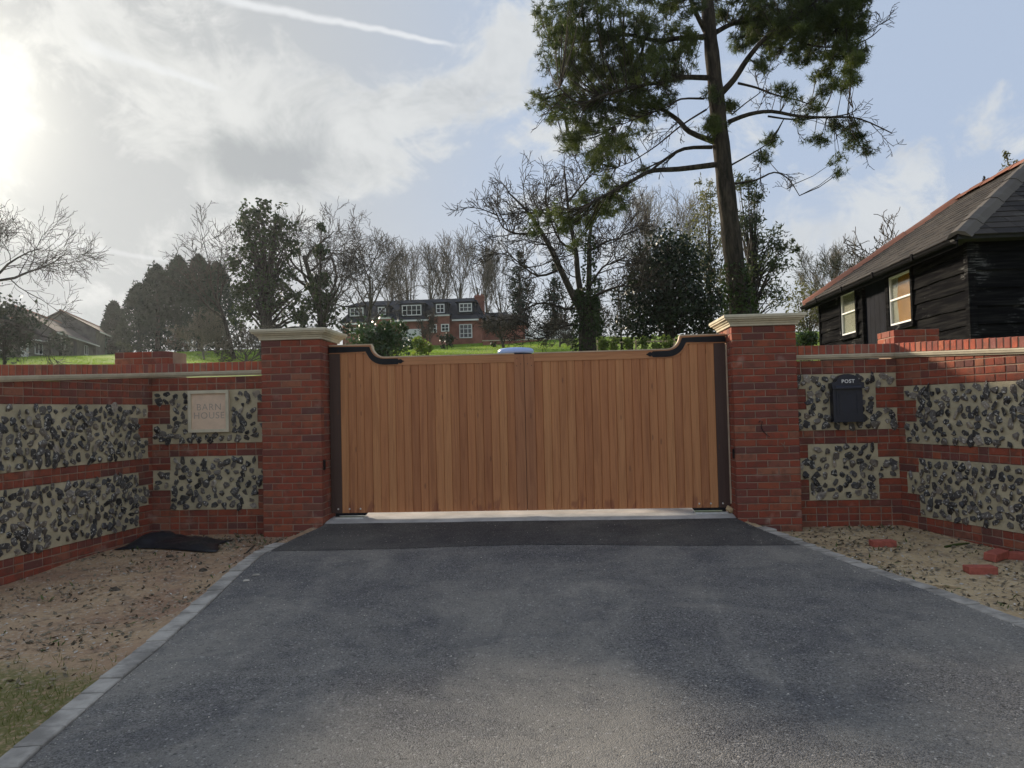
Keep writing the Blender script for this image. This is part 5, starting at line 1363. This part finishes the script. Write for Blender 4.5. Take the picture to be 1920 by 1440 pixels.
# growth behind the barn ridge
bare_tree('bare_tree', 'bare twiggy tree top rising behind the barn ridge', 1712, 24, 378, spread(OAK, n=[1, 7, 5, 5, 4], wig=[.07, .2, .26, .3, .3]), 97, .10, MAT['twig_brown'])
for k, (u, vt, w) in enumerate(((1888, 282, 20), (1848, 330, 9))):
    D = 17.0 ; R = np.random.default_rng(170+k); bq = base_at(u+6, D); tp_ = atD(u-4, vt, D); b2 = atD(u+16, vt+75, D)
    tt = thing('cypress', ['feathery cypress top above the barn ridge', 'slender cypress sprig above the barn ridge'][k], 'tree', tuple(bq))
    wd = Wood(); wd.tube([bq-np.array([0, 0, .2]), b2, tp_], [.06, .025, .008], 5); wd.build('trunk', MAT['twig_brown'], tt, bq)
    n = 150 if k == 0 else 70; pts = []
    for i in range(n):
        f = R.random(); c = tp_*(1-f) + b2*f; pts.append(c + R.normal(size=3)*np.array([1, 1, .6])*(.015+.10*f)*(w/14))
    obj('foliage', leaf_mesh('foliage', np.array(pts), .10, MAT['scrub'] if k == 0 else MAT['twig_brown'], R, bq, .35, .6), tt)

# ------------------------------------------------------------------ small things on the ground
def loose(label, u, v, rz, z_extra=0.0, tilt=(0, 0), L=.215, W=.1025, H=.065, seed=0):
    d = ray(u, v); z = -.1
    for _ in range(30):
        p = CAM + d*(z-CAM[2])/d[2]; z = G(p[0], p[1])
    r = random.Random(seed); c = .004; vs = []
    for zz_, i in ((0, 0), (H-c, 0), (H, c)):
        for sx, sy in ((-1,-1),(1,-1),(1,1),(-1,1)): vs.append((sx*(L/2-i)+r.uniform(-.001,.001), sy*(W/2-i)+r.uniform(-.001,.001), zz_))
    fs = [(3,2,1,0),(8,9,10,11)] + [(a+o, (a+1)%4+o, (a+1)%4+4+o, a+4+o) for o in (0, 4) for a in range(4)]
    o = MB().add(vs, fs).build('loose_brick', MAT['loose_brick'])
    o.location = (p[0], p[1], G(p[0], p[1]) - .008 + z_extra); o.rotation_euler = (tilt[0], tilt[1], rz)
    return tag(o, label, 'brick', 'loose red bricks on the soil')
loose('single red brick lying on soil in front of the post box wall', 1655, 1024, .05, seed=1)
loose('red brick lying lowest and farthest out of the three by the wing wall', 1838, 1074, -.02, seed=2, L=.22, W=.11)
loose('red brick propped askew between the outer brick and the wing wall', 1868, 1050, .62, .02, (.10, -.06), seed=3)
loose('red brick lying half hidden against the foot of the wing wall', 1912, 1048, -.30, seed=4)

# crumpled black plastic sheet at the foot of the plaque wall
sx, sy = 26, 12; V = []
for j in range(sy+1):
    for i in range(sx+1):
        a, b = i/sx, j/sy
        x = -6.42 + 1.05*a + .06*math.sin(b*5+a*3); y = -.02 - .52*b + .08*math.sin(a*5) - .10*a
        e = min(a, 1-a, b, 1-b)
        hgt = (.085*math.exp(-((a-.17)/.16)**2) + .035*math.exp(-((a-.72)/.28)**2))*math.sin(math.pi*min(1, b*1.05+.02))**.6
        hgt += .018*abs(math.sin(a*17+b*9))*min(1, e*8) + .012*abs(math.sin(a*31-b*13))*min(1, e*8)
        V.append((x, y, G(x, y) + .012 + hgt*min(1, e*7)))
me = npmesh('plastic_sheet', V, [(j*(sx+1)+i, j*(sx+1)+i+1, (j+1)*(sx+1)+i+1, (j+1)*(sx+1)+i) for j in range(sy) for i in range(sx)], MAT['plastic_sheet'], True)
ps = obj('plastic_sheet', me)
so = ps.modifiers.new('solid', 'SOLIDIFY'); so.thickness = .006
tag(ps, 'crumpled black plastic sheet on soil below the plaque wall', 'plastic sheet')

def on_ground(u, v):
    d = ray(u, v); z = -.1
    for _ in range(30):
        p = CAM + d*(z-CAM[2])/d[2]; z = G(p[0], p[1])
    return np.array([p[0], p[1], z])
MAT['soil'] = mat_plain('dark_soil', (.075, .062, .048), .95, .4, 30, .8, .1)
MAT['straw'] = mat_plain('dry_stick', (.52, .40, .25), .8, .25, 20, .3, .2)
MAT['litter'] = mat_plain('leaf_litter', (.15, .125, .085), .9, .7, 9.0, .3, .2)
MAT['chip'] = mat_plain('pale_chip', (.46, .42, .36), .9, .35, 7.0, .3, .2)
MAT['weed'] = mat_leaf('weed', (.05, .075, .02), (.12, .15, .045), 4.0, .3)
def clod(label, u, v, r, seed):
    import bmesh
    bm = bmesh.new(); R = random.Random(seed); p = on_ground(u, v)
    for i in range(34):
        d = norm(rvec(R)); bm.verts.new(Vector((d[0]*r*1.2*R.uniform(.6, 1.1), d[1]*r*R.uniform(.6, 1.1), max(-.01, d[2]*r*.8*R.uniform(.6, 1.1)))))
    bmesh.ops.convex_hull(bm, input=bm.verts); bmesh.ops.delete(bm, geom=[x for x in bm.verts if not x.link_faces], context='VERTS')
    me = bpy.data.meshes.new('soil_clod'); bm.to_mesh(me); bm.free(); me.materials.append(MAT['soil'])
    o = obj('soil_clod', me, None, (p[0], p[1], p[2]-.006)); tag(o, label, 'clod', 'dark clods on the soil')
clod('dark weedy clod of soil near the kerb below the plaque wall', 380, 1070, .045, 1)
clod('dark clod of soil out on the bare patch before the long wing wall', 215, 1106, .055, 2)
clod('small brown clod of soil close beside the kerb blocks', 238, 1195, .025, 3)
clod('dark clod of soil close under the plaque pillar', 318, 1044, .04, 4)
def stick(label, u0, v0, u1, v1, r, mat):
    a, b = on_ground(u0, v0), on_ground(u1, v1); m = (a+b)/2 + np.array([0, 0, .012])
    o = MB().tube([a+np.array([0,0,.008]), m, b+np.array([0,0,.01])], [r, r*1.1, r*.5], 6).build('stick', mat)
    tag(o, label, 'stick')
stick('pale dry stick lying on soil close to the kerb by the loose bricks', 1748, 1098, 1800, 1103, .009, MAT['straw'])
stick('greenish stick lying on soil between the single brick and the wing wall', 1772, 1027, 1818, 1020, .012, MAT['weed'])
stick('thin dark stick on soil near the foot of the plaque pillar', 462, 1038, 478, 1024, .008, MAT['soil'])
# pale flakes lying on the tarmac
for lab, u, v, s in (('pale chip of stone on the tarmac beside the kerb', 462, 1101, .028), ('buff chip of wood on the tarmac beside the kerb', 480, 1090, .032)):
    p = on_ground(u, v); zt = float(zdrive(p[1])) + .006
    o = MB().add([(-s, -.012, 0), (s*.8, -.018, 0), (s, .012, 0), (-s*.6, .016, 0), (-s*.9, -.010, .010), (s*.7, -.014, .014), (s*.9, .010, .010), (-s*.5, .013, .012)], [(3,2,1,0),(4,5,6,7),(0,1,5,4),(1,2,6,5),(2,3,7,6),(3,0,4,7)]).build('chip', MAT['chip'])
    o.location = (p[0], p[1], zt); o.rotation_euler = (0, 0, .5); tag(o, lab, 'chip')

# scattered leaf litter and chips: too many to count
R = np.random.default_rng(77)
def scatter(name, label, n, boxes, size, mat, aspect=.45, flat=.30, lift=.004, cat='litter'):
    P = []
    for (x0, x1, y0, y1, w) in boxes:
        m = int(n*w); x = R.uniform(x0, x1, m); y = R.uniform(y0, y1, m)
        k = np.maximum(np.sin(x*3.1+y*2.3)*np.sin(y*4.1-x*1.7), -.2) + R.random(m)*1.1
        s = k > .55; x, y = x[s], y[s]
        out = (x < edgeL(y)-.17) | (x > edgeR(y)+.14)
        wr_ = x < 1.74+.36*(.22-y); wl_ = x > -6.47-.10*(.22-y)
        s = out & wr_ & wl_ & (y < .2); P.append(np.stack([x[s], y[s]], 1))
    P = np.concatenate(P); z = gz(P[:, 0], P[:, 1]) + lift; pts = np.column_stack([P, z]); m = len(pts)
    a = R.normal(size=(m, 3))*np.array([1, 1, flat]); a /= np.linalg.norm(a, axis=1)[:, None]
    up = np.array([0, 0, 1.0]) + R.normal(size=(m, 3))*.35; b = np.cross(up, a); b /= np.linalg.norm(b, axis=1)[:, None]
    s = size*R.uniform(.4, 1.5, m)[:, None]; c = np.cross(a, b)*s*.22
    V = np.stack([pts-a*s*.5, pts+b*s*aspect*.5+c*.5, pts+a*s*.5+c, pts-b*s*aspect*.5+c*.5], 1).reshape(-1, 3)
    o = obj(name, npmesh(name, V, np.arange(4*m).reshape(-1, 4), mat)); return stuff(o, label, cat)
RB = [(.15, 2.4, -3.6, .2, .5), (-6.9, -4.6, -4.2, .2, .38), (-6.6, -4.6, -.9, .2, .12)]
scatter('leaf_litter', 'dead leaves and bark scraps scattered over the bare soil', 8200, RB, .040, MAT['litter'])
scatter('wood_chips', 'pale chips and stones scattered over the bare soil', 2600, RB, .026, MAT['chip'], .6, .2, cat='chips')
scatter('weeds', 'sparse green weeds sprouting in the bare soil', 900, RB, .05, MAT['weed'], .25, 1.0, .012, cat='weeds')
# grit swept to the edges of the tarmac
m = 1500; y = R.uniform(-7.5, -.05, m); f = np.where(R.random(m) < .62, R.beta(.45, 3, m), R.random(m)); f = np.where(R.random(m) < .5, f, 1-f)
x = edgeL(y)+.02 + (edgeR(y)-edgeL(y)-.04)*f; g = R.uniform(.0025, .0065, m)[:, None]
p = np.stack([x, y, zdrive(y)+.005+.004*wob(x*1.2, y*1.1)], 1)
oct_ = np.array([(1,0,.3),(0,1,.3),(-1,0,.3),(0,-1,.3),(0,0,1.0)])
V = (p[:, None, :] + oct_[None]*g[:, :, None]*R.uniform(.6, 1.3, (m, 5, 1))).reshape(-1, 3)
Fq = np.array([(0,1,4),(1,2,4),(2,3,4),(3,0,4)]); Fq = (np.arange(m)[:, None, None]*5 + Fq[None]).reshape(-1, 3)
stuff(obj('grit', npmesh('grit', V, Fq, MAT['chip'])), 'loose pale grit swept to the edges of the tarmac', 'grit')
# rough grass of the verge by the kerb
n = 26000; x = R.uniform(-6.2, -3.2, n); y = R.uniform(-7.5, -3.4, n)
s = (x < edgeL(y)-.15) & (R.random(n) < np.clip((-3.6-y)/1.3, 0, 1)*(.35+.65*(np.sin(x*5+y*3)*np.sin(y*6-x*2) > -.2)))
x, y = x[s], y[s]; m = len(x); p = np.stack([x, y, gz(x, y)-.003], 1)
a = R.random(m)*6.28; h = R.uniform(.018, .055, m); ln = R.normal(size=(m, 2))*.02; wv = np.stack([np.cos(a), np.sin(a), np.zeros(m)], 1)*.0030
V = np.stack([p-wv, p+wv, p+np.column_stack([ln, h])], 1).reshape(-1, 3)
stuff(obj('verge_grass', npmesh('verge_grass', V, np.arange(3*m).reshape(-1, 3), mat_leaf('verge_blade', (.10, .12, .03), (.22, .21, .075), 3.0, .4))), 'short rough grass on the verge beside the kerb', 'grass')

# grass of the sunlit hillside lawn where it shows over the wall and gate
GP = []
for x0, x1, y0, y1, nn_ in ((-52, -13, 33, 64, 52000), (-15, 3, 36, 70, 22000)):
    GP.append(np.stack([R.uniform(x0, x1, nn_), R.uniform(y0, y1, nn_)], 1))
GP = np.concatenate(GP); m = len(GP); p = np.column_stack([GP, gz(GP[:, 0], GP[:, 1])-.01])
a = R.random(m)*6.28; h = R.uniform(.05, .13, m); ln = R.normal(size=(m, 2))*.05; wv = np.stack([np.cos(a), np.sin(a), np.zeros(m)], 1)*R.uniform(.012, .03, m)[:, None]
V = np.stack([p-wv, p+wv, p+np.column_stack([ln, h])], 1).reshape(-1, 3)
stuff(obj('lawn_grass', npmesh('lawn_grass', V, np.arange(3*m).reshape(-1, 3), mat_leaf('lawn_blade', (.10, .19, .022), (.21, .29, .040), .35, .5))), 'bright short grass of the hillside lawn', 'grass')

# pale blue rounded lid showing above the gate
LD = 11.0; c = atD(967, 662, LD); zb = G(c[0], c[1]); lb = thing('storage_bin', 'pale blue rounded lid of a bin showing above the gate boards', 'bin', (float(c[0]), float(c[1]), zb))
rr = 34*LD/F_PX; zt = float(atD(967, 652, LD)[2])-zb
def lathe(prof, k=28):
    m = MB(); vs = [(r*math.cos(2*math.pi*i/k), r*math.sin(2*math.pi*i/k)*.8, z) for r, z in prof for i in range(k)]
    fs = [(j*k+i, j*k+(i+1) % k, (j+1)*k+(i+1) % k, (j+1)*k+i) for j in range(len(prof)-1) for i in range(k)]
    return m.add(vs, fs + [tuple(range(k-1, -1, -1)), tuple(range((len(prof)-1)*k, len(prof)*k))])
lathe([(rr*.80, -.02), (rr*.86, .1), (rr*.9, zt-.09)]).build('body', mat_plain('dark_bin', (.02, .024, .04), .4), lb, True)
lo_ = lathe([(rr*.93, zt-.085), (rr*.99, zt-.078), (rr, zt-.055), (rr*.97, zt-.03), (rr*.85, zt-.012), (rr*.5, zt-.002), (rr*.1, zt)]).build('lid', mat_plain('pale_blue_plastic', (.34, .48, .80), .3, .06, 3, .02, .5), lb, True)

# ------------------------------------------------------------------ damp winter air
hzm, t = newmat('haze_air')
vol = node(t, 'ShaderNodeVolumePrincipled', {'Color': (.86, .93, 1.0, 1), 'Density': .0002, 'Anisotropy': .65})
node(t, 'ShaderNodeOutputMaterial', {'Volume': vol.outputs[0]})
hz_o = MB().box(-320, 320, -62, 425, -1.7, 24).build('haze', hzm)
stuff(hz_o, 'thin pale winter haze filling the air', 'haze')
